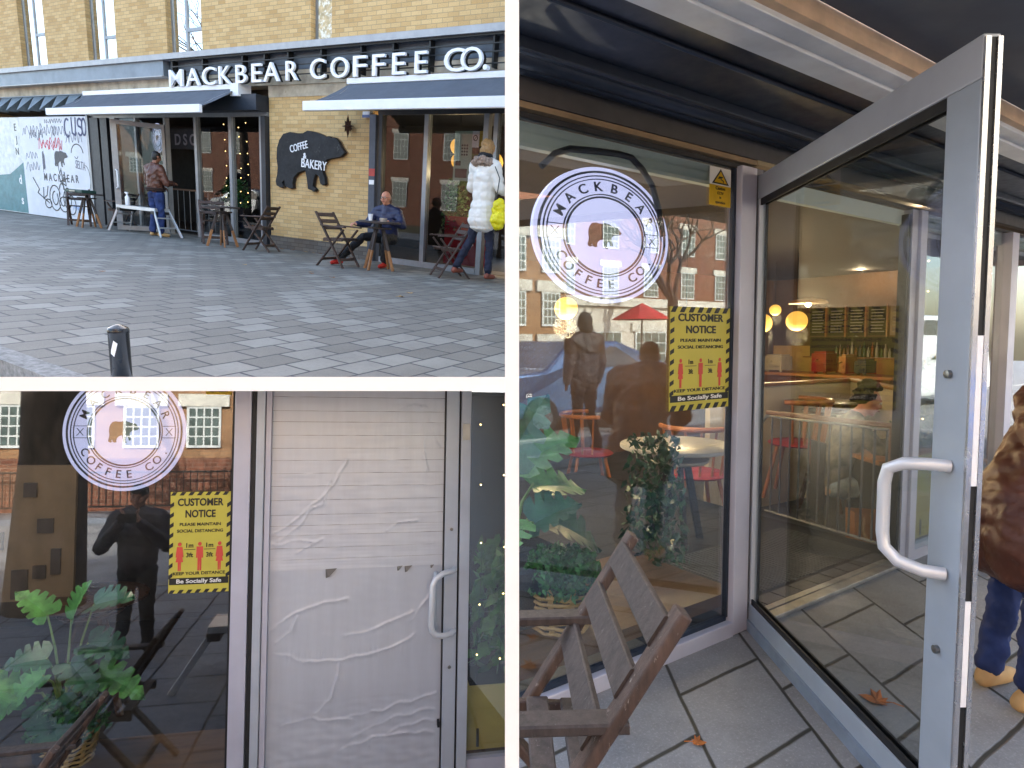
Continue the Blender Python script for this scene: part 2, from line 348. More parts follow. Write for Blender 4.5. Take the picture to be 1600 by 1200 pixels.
    if hairm:
        c = J['head']
        if hair == 'short': hp = [(q(0, .02, .045), (.08, .092, .082), E), (q(0, .05, -.01), (.07, .06, .07), E)]
        elif hair == 'bob': hp = [(q(0, .02, .045), (.1, .11, .1), E), (q(0, .055, -.04), (.1, .075, .11), E), (q(.05, .02, -.04), (.04, .06, .08), E), (q(-.05, .02, -.04), (.04, .06, .08), E)]
        elif hair == 'curly':
            rnd = random.Random(5); hp = []
            for i in range(90):
                a = rnd.uniform(0, 6.28); b = rnd.uniform(-.5, 1.5); r = .022+rnd.random()*.014; y = math.cos(b)*math.sin(a)
                if y < -.05 and b < .95: continue
                hp.append((q(.1*math.cos(b)*math.cos(a), .025+.11*y, .04+.115*math.sin(b)), (r, r, r), E))
            hp.append((q(0, .045, .04), (.08, .078, .085), E))
        elif hair == 'cap': hp = [(q(0, .01, .055), (.084, .1, .075), E), (q(0, -.06, .07), (.06, .07, .02), E)]
        elif hair == 'hood': hp = [(q(0, .03, .02), (.1, .1, .13), E), (q(0, .05, -.06), (.1, .08, .08), E)]
        else: hp = [(q(0, .045, .0), (.079, .07, .06), E)]
        melt('hair', hp, hairm, t, .011, 1, .014 if hair in ('bob', 'curly') else .006)
    if eyes:
        for sx in (-1, 1):
            e = MB(); e.ell(q(sx*.03, -.079, .014), (.0125, .0125, .0125)); o = e.build('eye', mat('eye_white', 'dcd6d0', .25, var=0), t, True)
            e = MB(); e.ell(q(sx*.03, -.0885, .014), (.006, .004, .006)); e.build('iris', mat('iris', '2a211c', .2, var=0), o, True)
        e = MB(); e.bar(q(-.026, -.093, -.052), q(.026, -.093, -.052), .006, .009); e.build('mouth', mat('lips', '8a4238', .5, var=0), t)
    if J.get('glasses'):
        e = MB()
        for sx in (-1, 1):
            e.tube([q(sx*.033+.026*math.cos(a*.5236), -.101, .012+.02*math.sin(a*.5236)) for a in range(13)], .0025, 6, False)
            e.bar(q(sx*.06, -.1, .016), q(sx*.078, .0, .012), .004, .004)
        e.bar(q(-.008, -.102, .016), q(.008, -.102, .016), .004, .004); e.build('spectacles', BLACK, t)
    return t
STAND = dict(head=(0, -.02, 1.64), neck=(0, .0, 1.5), chest=(0, 0, 1.28), hip=(0, 0, .94), shL=(.19, 0, 1.42), shR=(-.19, 0, 1.42), elL=(.24, .02, 1.14), elR=(-.24, .02, 1.14),
             wrL=(.23, -.05, .89), wrR=(-.23, -.05, .89), hpL=(.09, 0, .9), hpR=(-.09, 0, .9), knL=(.1, -.02, .5), knR=(-.1, -.02, .5), anL=(.11, .02, .09), anR=(-.11, .02, .09))
# ---------------------------------------------------------------- repeated furniture
WOODC = mat('weathered_brown_wood', '4a3830', .6, var=.35, sc=5, stretch=(9, 9, 2.2), bmp=.25, wear=('8a8078', 9, .6))
WOODD = mat('dark_grey_wood', '3f3532', .62, var=.3, sc=5, stretch=(9, 9, 2), bmp=.2, wear=('7b7674', 9, .62))
WOODL = mat('bare_orange_wood', '9a6a40', .6, var=.25, sc=6, stretch=(8, 8, 1.5), bmp=.15)
STEELB = mat('bolt_steel', '8a8a88', .35, 1, var=.1)
def chair_mesh(t, post, slat, w=.46, arms=True):
    """folding garden chair, sitter faces -y"""
    h = w/2
    for s in (-1, 1):
        x = s*h
        MB().bar((x, .30, .88), (x, -.24, .0), .026, .052, up=(1, 0, 0)).build('back_post', post, t, bevel=.005)
        MB().bar((x-s*.03, -.22, .62), (x-s*.03, .30, .0), .024, .048, up=(1, 0, 0)).build('leg', post, t)
        if arms:
            a = MB(); a.bar((x-s*.005, -.27, .66), (x-s*.005, .2, .67), .055, .022); ao = a.build('armrest', slat, t)
            MB().tube([(x, -.235, .655), (x, -.235, .677)], .008, 8).build('bolt', STEELB, ao, True)
        MB().bar((x-s*.028, -.2, .455), (x-s*.028, .17, .435), .022, .045).build('seat_rail', post, t)
    for k in range(3):
        z = .835-k*.1; y = .30-(.88-z)*.6136
        b = MB(); b.bar((-h+.012, y-.012, z), (h-.012, y-.012, z), .018, .066, up=(0, .52, .85)); b.build('back_slat', slat, t)
    for k in range(5):
        y = -.2+k*.085
        MB().bar((-h+.03, y, .477-(y+.2)*.05), (h-.03, y, .477-(y+.2)*.05), .055, .02).build('seat_slat', slat, t)
    MB().bar((-h, -.16, .13), (h, -.16, .13), .022, .045).build('stretcher', post, t)
    MB().bar((-h+.03, .2, .12), (h-.03, .2, .12), .022, .045).build('stretcher', post, t)
def table_mesh(t, top, leg, foot, r=.32, h=.72):
    MB().lathe([(.01, h-.03), (r-.01, h-.03), (r, h-.024), (r, h-.004), (r-.006, h), (.01, h)], 32).build('tabletop', top, t, True)
    MB().lathe([(.035, h-.12), (.035, h-.03)], 12).build('hub', BLACK, t)
    MB().lathe([(r*.55, h-.12), (r*.58, h-.11), (r*.58, h-.095), (.03, h-.095)], 24).build('lower_ring', top, t)
    for k in range(4):
        a = math.pi/4+k*math.pi/2+.3; c, d = math.cos(a), math.sin(a)
        l = MB(); l.bar((c*.07, d*.07, h-.1), (c*.185, d*.185, .32), .05, .028, up=(-d, c, 0)); lo = l.build('leg', leg, t)
        l = MB(); l.bar((c*.185, d*.185, .32), (c*.28, d*.28, 0), .05, .028, up=(-d, c, 0)); l.build('bare_foot', foot, lo)
BEAR = [(585,850),(562,815),(547,782),(520,758),(503,765),(490,752),(470,757),(440,740),(400,725),(360,718),(332,735),(290,735),(250,728),(205,740),(178,780),(162,830),(158,900),(165,960),(160,1010),(150,1050),(155,1080),(185,1095),(202,1085),(192,1060),(207,1040),(212,1080),(240,1095),(265,1090),(262,1060),(270,1020),(300,985),(345,970),(355,1020),(362,1090),(400,1105),(412,1090),(392,1070),(400,1020),(410,990),(430,1005),(440,1050),(455,1062),(470,1050),(465,1010),(450,970),(455,930),(480,895),(520,885),(560,877)]
def bear(cx, cz, w, h, flip=1): return [(cx+flip*((x-368)/440)*w, cz-((z-912)/387)*h) for x, z in BEAR]
def round_sign(t, cx, cz, rx, rz, y, white, ink, two_sided=True):
    """round lit window sign, ellipse rx by rz, facing -y"""
    S = Matrix.Translation((cx, 0, cz)) @ Matrix.Diagonal((rx, 1, rz, 1))
    m = MB(); m.T = S; m.disc(0, 0, 1, y, y+.015, 96); m.build('sign_disc', white, t)
    m = MB(); m.T = S
    for a, b in ((.915, .945), (.865, .88), (.82, .832), (.60, .615), (.555, .58)): m.ring(0, 0, a, b, y-.004, y)
    m.build('printed_rings', ink, t)
    for word, a0, up in (('MACKBEAR', 66, 1), ('COFFEE CO.', -66, -1)):
        m = MB(); m.T = S; n = len(word)
        for i, ch in enumerate(word):
            if ch == ' ': continue
            f = i/(n-1); ang = R(90+a0-2*a0*f) if up == 1 else R(-90-62+124*f)
            rad = .655 if up == 1 else .78
            x, z = rad*math.cos(ang), rad*math.sin(ang); rot = ang-math.pi/2 if up == 1 else ang+math.pi/2
            m.text(ch, x, z, .19, y-.001, .004, 'CENTER', .006, rot=rot)
        m.build('lettering', ink, t)
    m = MB(); m.T = S; m.prism(bear(-.02, 0, .5*1.0, .38), y-.005, y-.001); m.build('bear_emblem', mat('emblem_brown', '4b4038', .5, var=.1), t)
    m = MB(); m.T = S
    for sx in (-1, 1):
        c = sx*.72
        for z in (-.1, .1): m.stroke([(c-.11, z), (c+.11, z)], .01, y-.001)
        m.stroke([(c-.05, -.06), (c+.05, .06)], .01, y-.001); m.stroke([(c-.05, .06), (c+.05, -.06)], .01, y-.001)
    m.build('cross_marks', ink, t)
def notice(t, x0, x1, z0, z1, y):
    """yellow distancing notice, facing -y"""
    W = x1-x0; H = z1-z0; YE = mat('notice_yellow', 'c4b848', .5, var=.05, emit=None); K = mat('notice_black', '1d1d1b', .5, var=.05); RD = mat('notice_red', 'cf4a3c', .5, var=.05); WH = mat('notice_white', 'e9e9e4', .5, var=0)
    MB().box(x0, x1, y, y+.002, z0, z1).build('sheet', YE, t)
    m = MB(); n = 9
    def strip(a, b, c, d): m.prism([a, b, c, d], y-.0015, y-.0002)
    b = W*.06; st = H*.062
    for i in range(7):
        xx = x0+W*(i/7); w = W/14
        strip((xx, z1-b), (xx+w, z1-b), (xx+w+w*.6 if xx+w*1.6 < x1 else x1, z1), (xx+w*.6, z1))
        strip((xx, z0), (xx+w, z0), (min(xx+w*1.6, x1), z0+b), (xx+w*.6, z0+b))
    for i in range(8):
        zz = z0+H*(.14+.1*i); hh = H*.04
        strip((x0, zz), (x0+b, zz+hh*.6), (x0+b, zz+hh*1.6), (x0, zz+hh)); strip((x1-b, zz), (x1, zz+hh*.6), (x1, zz+hh*1.6), (x1-b, zz+hh))
    m.build('hazard_stripes', K, t)
    cx = (x0+x1)/2
    def fit(s, z, hgt, wid, mm, bold=.02):
        V, F, w = glyphs(s, bold, 1.); sx = wid*W/(w*hgt); mm.text(s, cx, z0+H*z, hgt, y-.0003, .0015, 'CENTER', bold, sx=sx)
    m = MB(); s = H*.1
    fit('CUSTOMER', .865, s, .76, m, .03); fit('NOTICE', .75, s, .5, m, .03); fit('PLEASE MAINTAIN', .665, s*.42, .68, m); fit('SOCIAL DISTANCING', .6, s*.42, .76, m); fit('KEEP YOUR DISTANCE', .18, s*.42, .86, m)
    for sx in (-.165, .165):
        m.text('1m', cx+W*sx, z0+H*.45, s*.62, y-.0003, .0015, 'CENTER', .02); m.text('3ft', cx+W*sx, z0+H*.355, s*.62, y-.0003, .0015, 'CENTER', .02)
        m.stroke([(cx+W*(sx-.09), z0+H*.43), (cx+W*(sx+.09), z0+H*.43)], H*.005, y-.0003, .0015)
    m.prism([(x0+W*.01, z0+H*.085), (x1-W*.01, z0+H*.085), (x1-W*.01, z0+H*.15), (x0+W*.01, z0+H*.15)], y-.0012, y-.0004)
    m.build('black_print', K, t)
    m = MB(); V, F, w = glyphs('Be Socially Safe', .02, 1.); m.text('Be Socially Safe', cx, z0+H*.1, H*.055, y-.0014, .0012, 'CENTER', .02, sx=W*.74/(w*H*.055)); m.build('white_print', WH, t)
    for k, px in enumerate((-.33, 0, .33)):
        m = MB()
        X = cx+W*px; u = H*.0125; Z = z0+H*.22
        hd = [(X+1.4*u*math.cos(a*.5236), Z+21*u+1.6*u*math.sin(a*.5236)) for a in range(12)]; m.prism(hd, y-.0015, y-.0003)
        if k == 1: m.prism([(X-2.4*u, Z+19*u), (X+2.4*u, Z+19*u), (X+2.6*u, Z+10*u), (X+1.6*u, Z+10*u), (X+1.5*u, Z+15*u), (X+1.4*u, Z), (X+.2*u, Z), (X, Z+9*u), (X-.2*u, Z), (X-1.4*u, Z), (X-1.5*u, Z+15*u), (X-1.6*u, Z+10*u), (X-2.6*u, Z+10*u)], y-.0015, y-.0003)
        else: m.prism([(X-2*u, Z+19*u), (X+2*u, Z+19*u), (X+2.9*u, Z+11*u), (X+2.2*u, Z+10.6*u), (X+1.4*u, Z+14*u), (X+2.8*u, Z+7*u), (X+1.2*u, Z+7*u), (X+1.1*u, Z), (X+.2*u, Z), (X, Z+7*u), (X-.2*u, Z), (X-1.1*u, Z), (X-1.2*u, Z+7*u), (X-2.8*u, Z+7*u), (X-1.4*u, Z+14*u), (X-2.2*u, Z+10.6*u), (X-2.9*u, Z+11*u)], y-.0015, y-.0003)
        m.build('figure_pictogram', RD, t)
def caution(t, x0, x1, z0, z1, y):
    W = x1-x0; H = z1-z0; YE = mat('caution_yellow', 'e5b81e', .45, var=.03); K = MATS['black']
    MB().box(x0, x1, y, y+.0015, z0+H*.54, z1).build('white_field', mat('notice_white', 'e9e9e4'), t)
    MB().box(x0, x1, y, y+.0015, z0, z0+H*.54-.0003).build('yellow_field', YE, t)
    c = (x0+x1)/2
    m = MB(); m.prism([(c-W*.4, z0+H*.57), (c+W*.4, z0+H*.57), (c, z0+H*.97)], y-.0012, y-.0003); tr = m.build('triangle', K, t)
    m = MB(); m.prism([(c-W*.3, z0+H*.605), (c+W*.3, z0+H*.605), (c, z0+H*.905)], y-.0018, y-.0012); m.build('triangle_fill', YE, tr)
    m = MB(); m.prism([(c-W*.14, z0+H*.7), (c+W*.04, z0+H*.72), (c+W*.12, z0+H*.77), (c-W*.08, z0+H*.77)], y-.0024, y-.0018); m.stroke([(c, z0+H*.7), (c+W*.12, z0+H*.66), (c+W*.12, z0+H*.62)], W*.03, y-.0018, .0006)
    for s, z, h in (('Caution', .42, .125), ('CCTV', .3, .1), ('in', .19, .1), ('operation', .06, .105)):
        V, F, w = glyphs(s, .01, 1.); m.text(s, c, z0+H*z, H*h, y-.0003, .001, 'CENTER', .01)
    m.build('black_print', K, t)
def monstera_leaf(mb, base, tip, width, up):
    base = Vector(base); tip = Vector(tip); d = tip-base; L = d.length; d.normalize(); x = d.cross(Vector(up)).normalized(); n = x.cross(d)
    pr = [(-.08, .12), (-.14, .3), (-.05, .46), (.1, .5), (.13, .28), (.2, .5), (.3, .49), (.33, .25), (.4, .46), (.5, .44), (.53, .22), (.6, .39), (.69, .35), (.72, .17), (.8, .24), (.9, .12), (1, 0)]
    for s in (-1, 1):
        vs = []; fs = []
        for i, (a, b) in enumerate(pr):
            vs += [base+d*max(a, 0)*L-n*.03*L*(a*2-1)**2, base+d*a*L+x*s*b*width+n*(b*.28*width-.03*L*(a*2-1)**2-.12*L*max(0, a-.5))]
        for i in range(len(pr)-1): fs.append((2*i, 2*i+1, 2*i+3, 2*i+2))
        mb.add(vs, fs)
LEAFG = mat('monstera_green', '5d9a4c', .4, var=.35, sc=14); LEAFD = mat('monstera_dark', '2b5c3a', .4, var=.35, sc=14)
STEMG = mat('stem_green', '7f9a55', .5, var=.2); FERN = mat('small_leaf_green', '3d7a3c', .5, var=.5, sc=30)
def monstera(name, label, loc, leaves, group=None, rim=True, s=1.):
    t = thing(name, label, 'potted plant', loc, 0, group, s)
    MB().lathe([(.11, 0), (.15, .02), (.17, .24), (.155, .25), (.15, .22), (.01, .2)], 20).build('pot', mat('pot_dark', '2c2a2b', .6), t, True)
    for k, (b, tp, w) in enumerate(leaves):
        m = MB(); m.tube([(0, 0, .2), lerp((0, 0, .2), b, .55)+Vector((0, 0, .08)), b], [.009, .007, .005], 6); st = m.build('stem', STEMG, t, True)
        m = MB(); monstera_leaf(m, b, tp, w, (0, -.45, 1)); m.build('leaf', LEAFG if k % 2 == 0 else LEAFD, st)
    return t
def bushy(name, label, loc, r, h, n, m_leaf, seed=1, cat='plant', group=None, pot=None, ls=.02):
    t = thing(name, label, cat, loc, 0, group); rnd = random.Random(seed); m = MB()
    for i in range(n):
        a = rnd.uniform(0, 6.28); q = rnd.random()**.5; z = rnd.random(); x, y, zz = r*q*math.cos(a)*(1-.3*z), r*q*math.sin(a)*(1-.3*z), h*z
        d = Vector((rnd.gauss(0, 1), rnd.gauss(0, 1), rnd.gauss(.3, 1))).normalized(); u = d.orthogonal().normalized(); v = d.cross(u); c = Vector((x, y, zz)); l = ls*rnd.uniform(.6, 1.5)
        m.add([c-u*l*.5, c+d*l*.0+v*l*.4, c+u*l, c-v*l*.4], [(0, 1, 2, 3)])
    m.build('foliage', m_leaf, t)
    if pot is None:
        p = MB(); p.lathe([(r*.4, -.16), (r*.55, -.02), (r*.5, 0), (.01, 0)], 14); p.build('pot', mat('pot_dark', '2c2a2b'), t, True)
    return t
def globe_lamp(loc, r, label, group=None, power=6, cord=.8, e=5):
    t = thing('globe_lamp', label, 'lamp', loc, 0, group)
    G = mat('paper_globe', 'e8c070', .8, var=0, emit='ffb548', es=.3)
    MB().ell((0, 0, 0), (r, r, r*.96), 24, 14).build('globe', G, t, True)
    MB().tube([(0, 0, r*.9), (0, 0, r+cord)], .004, 6).build('cord', BLACK, t)
    l = bpy.data.lights.new('globe_light', 'POINT'); l.energy = power; l.color = (1, .72, .38); l.shadow_soft_size = r
    o = bpy.data.objects.new('globe_light', l); COL.objects.link(o); o.parent = t; o.location = (0, 0, -r-.05)
    return t
def fairy(t_label, pts_fn, n, seed, r=.006):
    t = thing('fairy_lights', t_label, 'fairy lights'); rnd = random.Random(seed); m = MB(); w = MB()
    for line in pts_fn: w.tube(line, .0015, 4)
    for line in pts_fn:
        for k in range(n):
            f = (k+rnd.random()*.6)/n*(len(line)-1); i = min(int(f), len(line)-2); p = lerp(line[i], line[i+1], f-i); m.ell(p, (r, r, r), 6, 4)
    m.build('bulbs', mat('fairy_bulb', 'ffe0a0', .5, var=0, emit='ffcf80', es=3), t); w.build('wire', mat('wire_dark', '2a2a22'), t); return t
def bare_tree(name, label, loc, h, r, seed, spread=.5, crown=True):
    t = thing(name, label, 'tree', loc); rnd = random.Random(seed); tr = MB(); cr = MB()
    BARK = mat('bark', '4d4238', .9, var=.5, sc=9, bmp=.5, stretch=(1, 1, .3))
    tr.tube([(0, 0, -.1), (.05, 0, h*.2), (0, .03, h*.45)], [r*1.25, r, r*.8], 14); tr.build('trunk', BARK, t, True)
    def br(p, d, L, rr, dep):
        q = p+d*L; cr.tube([p, lerp(p, q, .5)+Vector((rnd.gauss(0, L*.05), rnd.gauss(0, L*.05), 0)), q], [rr, rr*.8, rr*.6], 5 if dep < 3 else 4, False)
        if dep >= 5: return
        for k in range(3 if dep < 2 else 2):
            e = (d+Vector((rnd.gauss(0, spread), rnd.gauss(0, spread), rnd.gauss(.12, spread*.6)))).normalized(); br(q, e, L*rnd.uniform(.62, .85), rr*.6, dep+1)
    for k in range(4): br(Vector((0, .03, h*.42)), Vector((rnd.gauss(0, .5), rnd.gauss(0, .5), 1)).normalized(), h*.2, r*.5, 0)
    cr.build('crown', BARK, t); return t
def car(name, label, loc, rz, paint, L=4.2, van=False, group=None):
    t = thing(name, label, 'van' if van else 'car', loc, rz, group); H = 1.95 if van else 1.45; w = .86
    pr = [(-L/2, .35), (-L/2, .75), (-L/2+.25, .95), (-L/2+.9, 1.0), (-L/2+1.5, H), (L/2-.12 if van else L/2-1.1, H), (L/2, 1.05 if not van else H-.15), (L/2, .35), (L/2-.5, .3), (-L/2+.4, .3)]
    m = MB(); T = mat('car_glass', '1b2228', .08, var=0, spec=.8)
    n = len(pr); ins = [1, 1, 1, 1, .82, .82, 1 if not van else .84, 1, 1, 1]
    vs = [(x, -w*k, z) for (x, z), k in zip(pr, ins)]+[(x, w*k, z) for (x, z), k in zip(pr, ins)]
    m.add(vs, [tuple(range(n)), tuple(range(2*n-1, n-1, -1))]+[(i, (i+1) % n, n+(i+1) % n, n+i) for i in range(n)]); m.build('body', paint, t, bevel=.05)
    for s in (-1, 1):
        m = MB(); y = s*(w*.93)
        m.add([(-L/2+1.1, y, 1.04), (-L/2+1.62, s*w*.84, H-.1), (.1, s*w*.84, H-.1), (.1, y, 1.04)], [(0, 1, 2, 3)])
        if not van: m.add([(.18, y, 1.04), (.18, s*w*.84, H-.1), (L/2-1.15, s*w*.84, H-.1), (L/2-.6, y*.99, 1.04)], [(0, 1, 2, 3)])
        m.T = Matrix.Translation((0, s*.02, 0)); m.v = [v+Vector((0, s*.02, 0)) for v in m.v]; m.build('side_window', T, t)
        for x in (-L/2+.8, L/2-.8):
            m = MB(); m.T = Matrix.Translation((x, s*(w-.06), .31)) @ Matrix.Rotation(R(90), 4, 'X'); m.lathe([(.31, -.1), (.31, .1), (.2, .11)], 20); wh = m.build('tyre', BLACK, t, True)
            m = MB(); m.T = Matrix.Translation((x, s*(w+.045), .31)) @ Matrix.Rotation(R(90), 4, 'X'); m.lathe([(.19, -.02), (.17, .02), (.03, .03)], 14); m.build('rim', mat('rim', 'a9adb2', .3, .9), wh, True)
    for y in (-.6, .6): MB().box(-L/2-.015, -L/2+.05, y-.16, y+.16, .66, .8).build('headlight', mat('lamp_lens', 'd9dde0', .15, var=0), t)
    for y in (-.66, .66): MB().box(L/2-.04, L/2+.015, y-.1, y+.1, .75, .95).build('tail_light', mat('lamp_red', '9c1713', .2, var=0), t)
    return t
def brick_block(name, label, x0, x1, y0, y1, h, wallm, winm, cols, rows, wz=1.1, wh=1.6, ww=1.2, group=None, trim='d8d4c8', face=1, lower=None, lh=0):
    """building whose face with windows is at y=y1, looking +y"""
    t = thing(name, label, 'building', ((x0+x1)/2, y1, 0), 0, group); W = x1-x0; D = y1-y0
    MB().box(-W/2, W/2, -D, 0, lh, h).build('wall', wallm, t)
    if lower: MB().box(-W/2, W/2, -D, .003, 0, lh-.002).build('lower_wall', lower, t)
    MB().box(-W/2-.1, W/2+.1, -D-.1, .12, h, h+.25).build('parapet', mat('stone_trim', trim, .8), t)
    FR = mat('window_white', 'dfe2e0', .5, var=.05)
    for r_ in range(rows):
        for c in range(cols):
            cx = -W/2+W*(c+.5)/cols; z = wz+r_*(h-wz)/rows
            g = MB(); g.box(cx-ww/2, cx+ww/2, .01, .05, z, z+wh); o = g.build('window', FR, t)
            g = MB()
            for i in range(4):
                for j in range(4): g.box(cx-ww/2+.05+i*(ww-.06)/4, cx-ww/2+.02+(i+1)*(ww-.06)/4, .052, .056, z+.05+j*(wh-.06)/4, z+.02+(j+1)*(wh-.06)/4)
            g.build('pane', winm, o)
            g = MB(); g.box(cx-ww/2-.15, cx+ww/2+.15, .01, .07, z+wh+.002, z+wh+.24); g.build('lintel', mat('stone_trim', trim), o)
    return t
def maple(loc, s, rz, label, group, m):
    pts = [(0, -1.0), (.06, -.45), (.5, -.62), (.42, -.3), (.95, -.15), (.7, .05), (.85, .4), (.42, .32), (.3, .6), (0, 1.), (-.3, .55), (-.45, .34), (-.9, .42), (-.68, .02), (-.95, -.2), (-.4, -.3), (-.45, -.6), (-.06, -.45)]
    me = MB(); rnd = random.Random(int(loc[0]*1000)); n = len(pts); k = rnd.uniform(.2, .45)
    vs = [(0, 0, .004)]+[(x*s, y*s, s*k*(x*x+.5*y*y*rnd.uniform(.5, 1.2))+.002) for x, y in pts]
    me.add(vs, [(0, i+1, (i+1) % n+1) for i in range(n)]); me.tube([(0, -.9*s, s*.2), (.05*s, -1.5*s, .006)], .002, 4)
    o = me.build('fallen_leaf', m); o.location = loc; o.rotation_euler = (0, 0, rz); md = o.modifiers.new('s', 'SOLIDIFY'); md.thickness = .0012
    return tag(o, label, 'leaf', group)
# ================================================================ the three places and the white boards between them
CUR[0] = 0
HT = .0088     # half thickness of the boards
WHITEP = mat('white_painted_board', 'f2f2f0', .7, var=.02, sc=3)
def cw(x, y, z): return tuple(CW @ Vector((x, y, z)) + EYE)   # camera-height frame: x right, y down, z ahead
def slab(name, label, A, B):   # polygon pairs (both faces)
    m = MB(); n = len(A); m.add([cw(*p) for p in A+B], [tuple(range(n)), tuple(range(2*n-1, n-1, -1))]+[(i, (i+1) % n, n+(i+1) % n, n+i) for i in range(n)])
    o = m.build(name, WHITEP); return tag(o, label, 'partition')
Z0, ZF = .8, 14.
def fin(name, label, z0, z1, lo): slab(name, label, [(-HT, -.64*z0, z0), (-HT, -.64*z1, z1), (-HT, min(.64*z1, 2.6), z1), (-HT, lo, z0)], [(HT, -.64*z0, z0), (HT, -.64*z1, z1), (HT, min(.64*z1, 2.6), z1), (HT, lo, z0)])
fin('partition_board', 'tall white board standing upright between the left shop views and the open door', Z0, 1.1, .64*Z0)
fin('sun_block_partition', 'long thin white partition, unseen behind the upright board, keeping sun out', 2.95, ZF, 1.9)  # unseen partition kept to stop sun entering the cut side of the room
def shelf(name, label, z0, z1): slab(name, label, [(-HT-.0001, -HT, z0), (-.85*z0, -HT, z0), (-.85*z1, -HT, z1), (-HT-.0001, -HT, z1)], [(-HT-.0001, HT, z0), (-.85*z0, HT, z0), (-.85*z1, HT, z1), (-HT-.0001, HT, z1)])
shelf('partition_shelf', 'flat white board lying level between the street view above and the taped door below', Z0, 1.1)
shelf('partition_deck', 'long thin white deck hidden behind the level white board', 2.95, 6.5)
g = MB(); g.add([(-150, -150, -2.6), (150, -150, -2.6), (150, 150, -2.6), (-150, 150, -2.6)], [(0, 1, 2, 3)])
far(struct('ground', g, mat('asphalt', '8a8b8d', .85, var=.2, sc=2)))

# ================================================================ place 1: the whole shop front across the pavement
CUR[0] = 1
YB = brickmat('yellow_brick', 'd6b683', 'bf9b66', 'a08d6c', dark=.15); YB2 = brickmat('grey_brick', '6a6560', '4e4b4a', '3a3836')
CONC = mat('concrete_band', 'b5aa98', .85, var=.25, sc=3, bmp=.2, wear=('7a6c58', 5, .62)); FASC = mat('fascia_metal', '76808c', .45, .3, var=.12, sc=2, wear=('a9b0b5', 4, .66))
COPE = mat('coping_metal', 'a3a3a6', .45, .3, var=.08); DARK = mat('dark_frame', '2e3036', .5, .2, var=.12); ALU = mat('grey_aluminium', '8e9298', .42, .55, var=.08)
SHUT = mat('shutter_dark', '2b323e', .45, .4, var=.1); G1 = glass('window_glass_street', .03, 'd8dcde', 0, .1); GU = glass('upper_window_glass', .75, 'c8d0d8')
WHITE = mat('white_letter', 'eeeef2', .45, var=.02); FABR = mat('navy_awning_fabric', '51565f', .85, var=.1, sc=3); RAILW = mat('white_rail', 'e6e6ea', .4, var=.03)
p = MB(); p.add([(-19, -7.69, 0), (8, -7.69, 0), (8, .3, 0), (-19, .3, 0)], [(0, 1, 2, 3)])
struct('pavement', p, paving('street_slabs', .245, .32, 0, .5, .16, -7.69, '777269', '8a867d', .74, joint='3a3a3d', mort=.011))
p = MB(); p.box(-19, 8, -7.84, -7.695, -.16, .012); struct('kerb', p, mat('kerb_granite', '8a8884', .8, var=.3, sc=30, bmp=.4))
p = MB(); p.add([(-30, -16, -.13), (-6, -16, -.13), (-6, -7.85, -.13), (-30, -7.85, -.13)], [(0, 1, 2, 3)]); far(struct('road', p, mat('asphalt', '5a5a5a')))
p = MB(); p.add([(-40, -24, -.02), (-19.02, -24, -.02), (-19.02, .3, -.02), (-40, .3, -.02)], [(0, 1, 2, 3)]); far(struct('side_pavement', p, mat('side_slabs', '77767a', .8, var=.2, sc=3)))
b = thing('coffee_shop_building', 'yellow brick building with the long coffee shop front, seen across the pavement', 'building')
m = MB()
UW = [(-12.95, -11.6), (-9.55, -8.28), (-6.24, -4.98), (-1.66, -1.1)]; x = -19
for a, c in UW: m.box(x, a, 0, .3, 3.9, 6.2); x = c
m.box(x, 5, 0, .3, 3.9, 6.2); m.box(-19, 5, 0, .3, 6.2, 6.9); m.build('upper_wall', YB, b)
MB().box(-19, 5, 7.9, 8.2, 0, 6.9).build('rear_wall', YB, b); MB().box(-19.3, -19, 0, 8.2, 0, 6.9).build('side_wall', YB, b); MB().box(5, 5.3, 0, 8.2, 0, 6.9).build('side_wall', YB, b)
MB().box(-19.3, 5.3, -.1, 8.2, 6.9, 7.1).build('roof', FASC, b)
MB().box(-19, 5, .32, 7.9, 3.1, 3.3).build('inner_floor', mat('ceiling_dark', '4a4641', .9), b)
MB().box(-2.87, -.02, 0, .3, .25, 2.98).build('brick_pier', YB, b); MB().box(-2.88, -.01, -.03, .3, -.02, .25).build('plinth', YB2, b)
MB().box(-2.87, -.02, -.012, .3, 2.98, 3.2).build('concrete_lintel', CONC, b)
MB().box(-19, 5, -.04, .3, 3.2, 3.46).build('concrete_band', CONC, b)
MB().box(-19, -6.12, -.2, -.0, 3.462, 3.78).build('fascia_panel', FASC, b); MB().box(-19, -6.12, -.24, 0, 3.44, 3.4615).build('fascia_lip', COPE, b)
MB().box(-6.12, 5, -.05, -.0, 3.462, 3.78).build('fascia_panel', mat('fascia_dark', '525b68', .5, .3, var=.12), b)
MB().box(-19, 5, -.26, .0, 3.78, 3.895).build('coping', COPE, b)
for k, (a, c) in enumerate(UW):
    fr = MB(); fr.box(a, c, .12, .17, 3.9, 3.96); fr.box(a, a+.07, .12, .17, 3.96, 6.2); fr.box(c-.05, c, .12, .17, 3.96, 6.2)
    if k < 3:
        mx = a+(c-a)*.42; fr.box(mx, mx+.07, .115, .17, 3.96, 6.2); z = (4.72, 4.45, 4.4)[k]; fr.box(mx+.07, c-.05, .118, .168, z, z+.07)
    w = fr.build('window', ALU, b)
    if k < 3: MB().box(a+.07, c-.05, .14, .145, 3.96, 6.2).build('pane', GU, w); MB().box(a-.1, c+.1, .8, .82, 3.9, 6.3).build('blind', mat('pale_blind', 'b9bcbc' if k != 1 else '7d8584', .9), w)
    else: MB().box(a+.07, c-.05, .13, .145, 3.96, 6.2).build('boarding', mat('peeling_board', 'd2bd95', .8, var=.3, sc=8, wear=('f0ece0', 9, .5)), w)
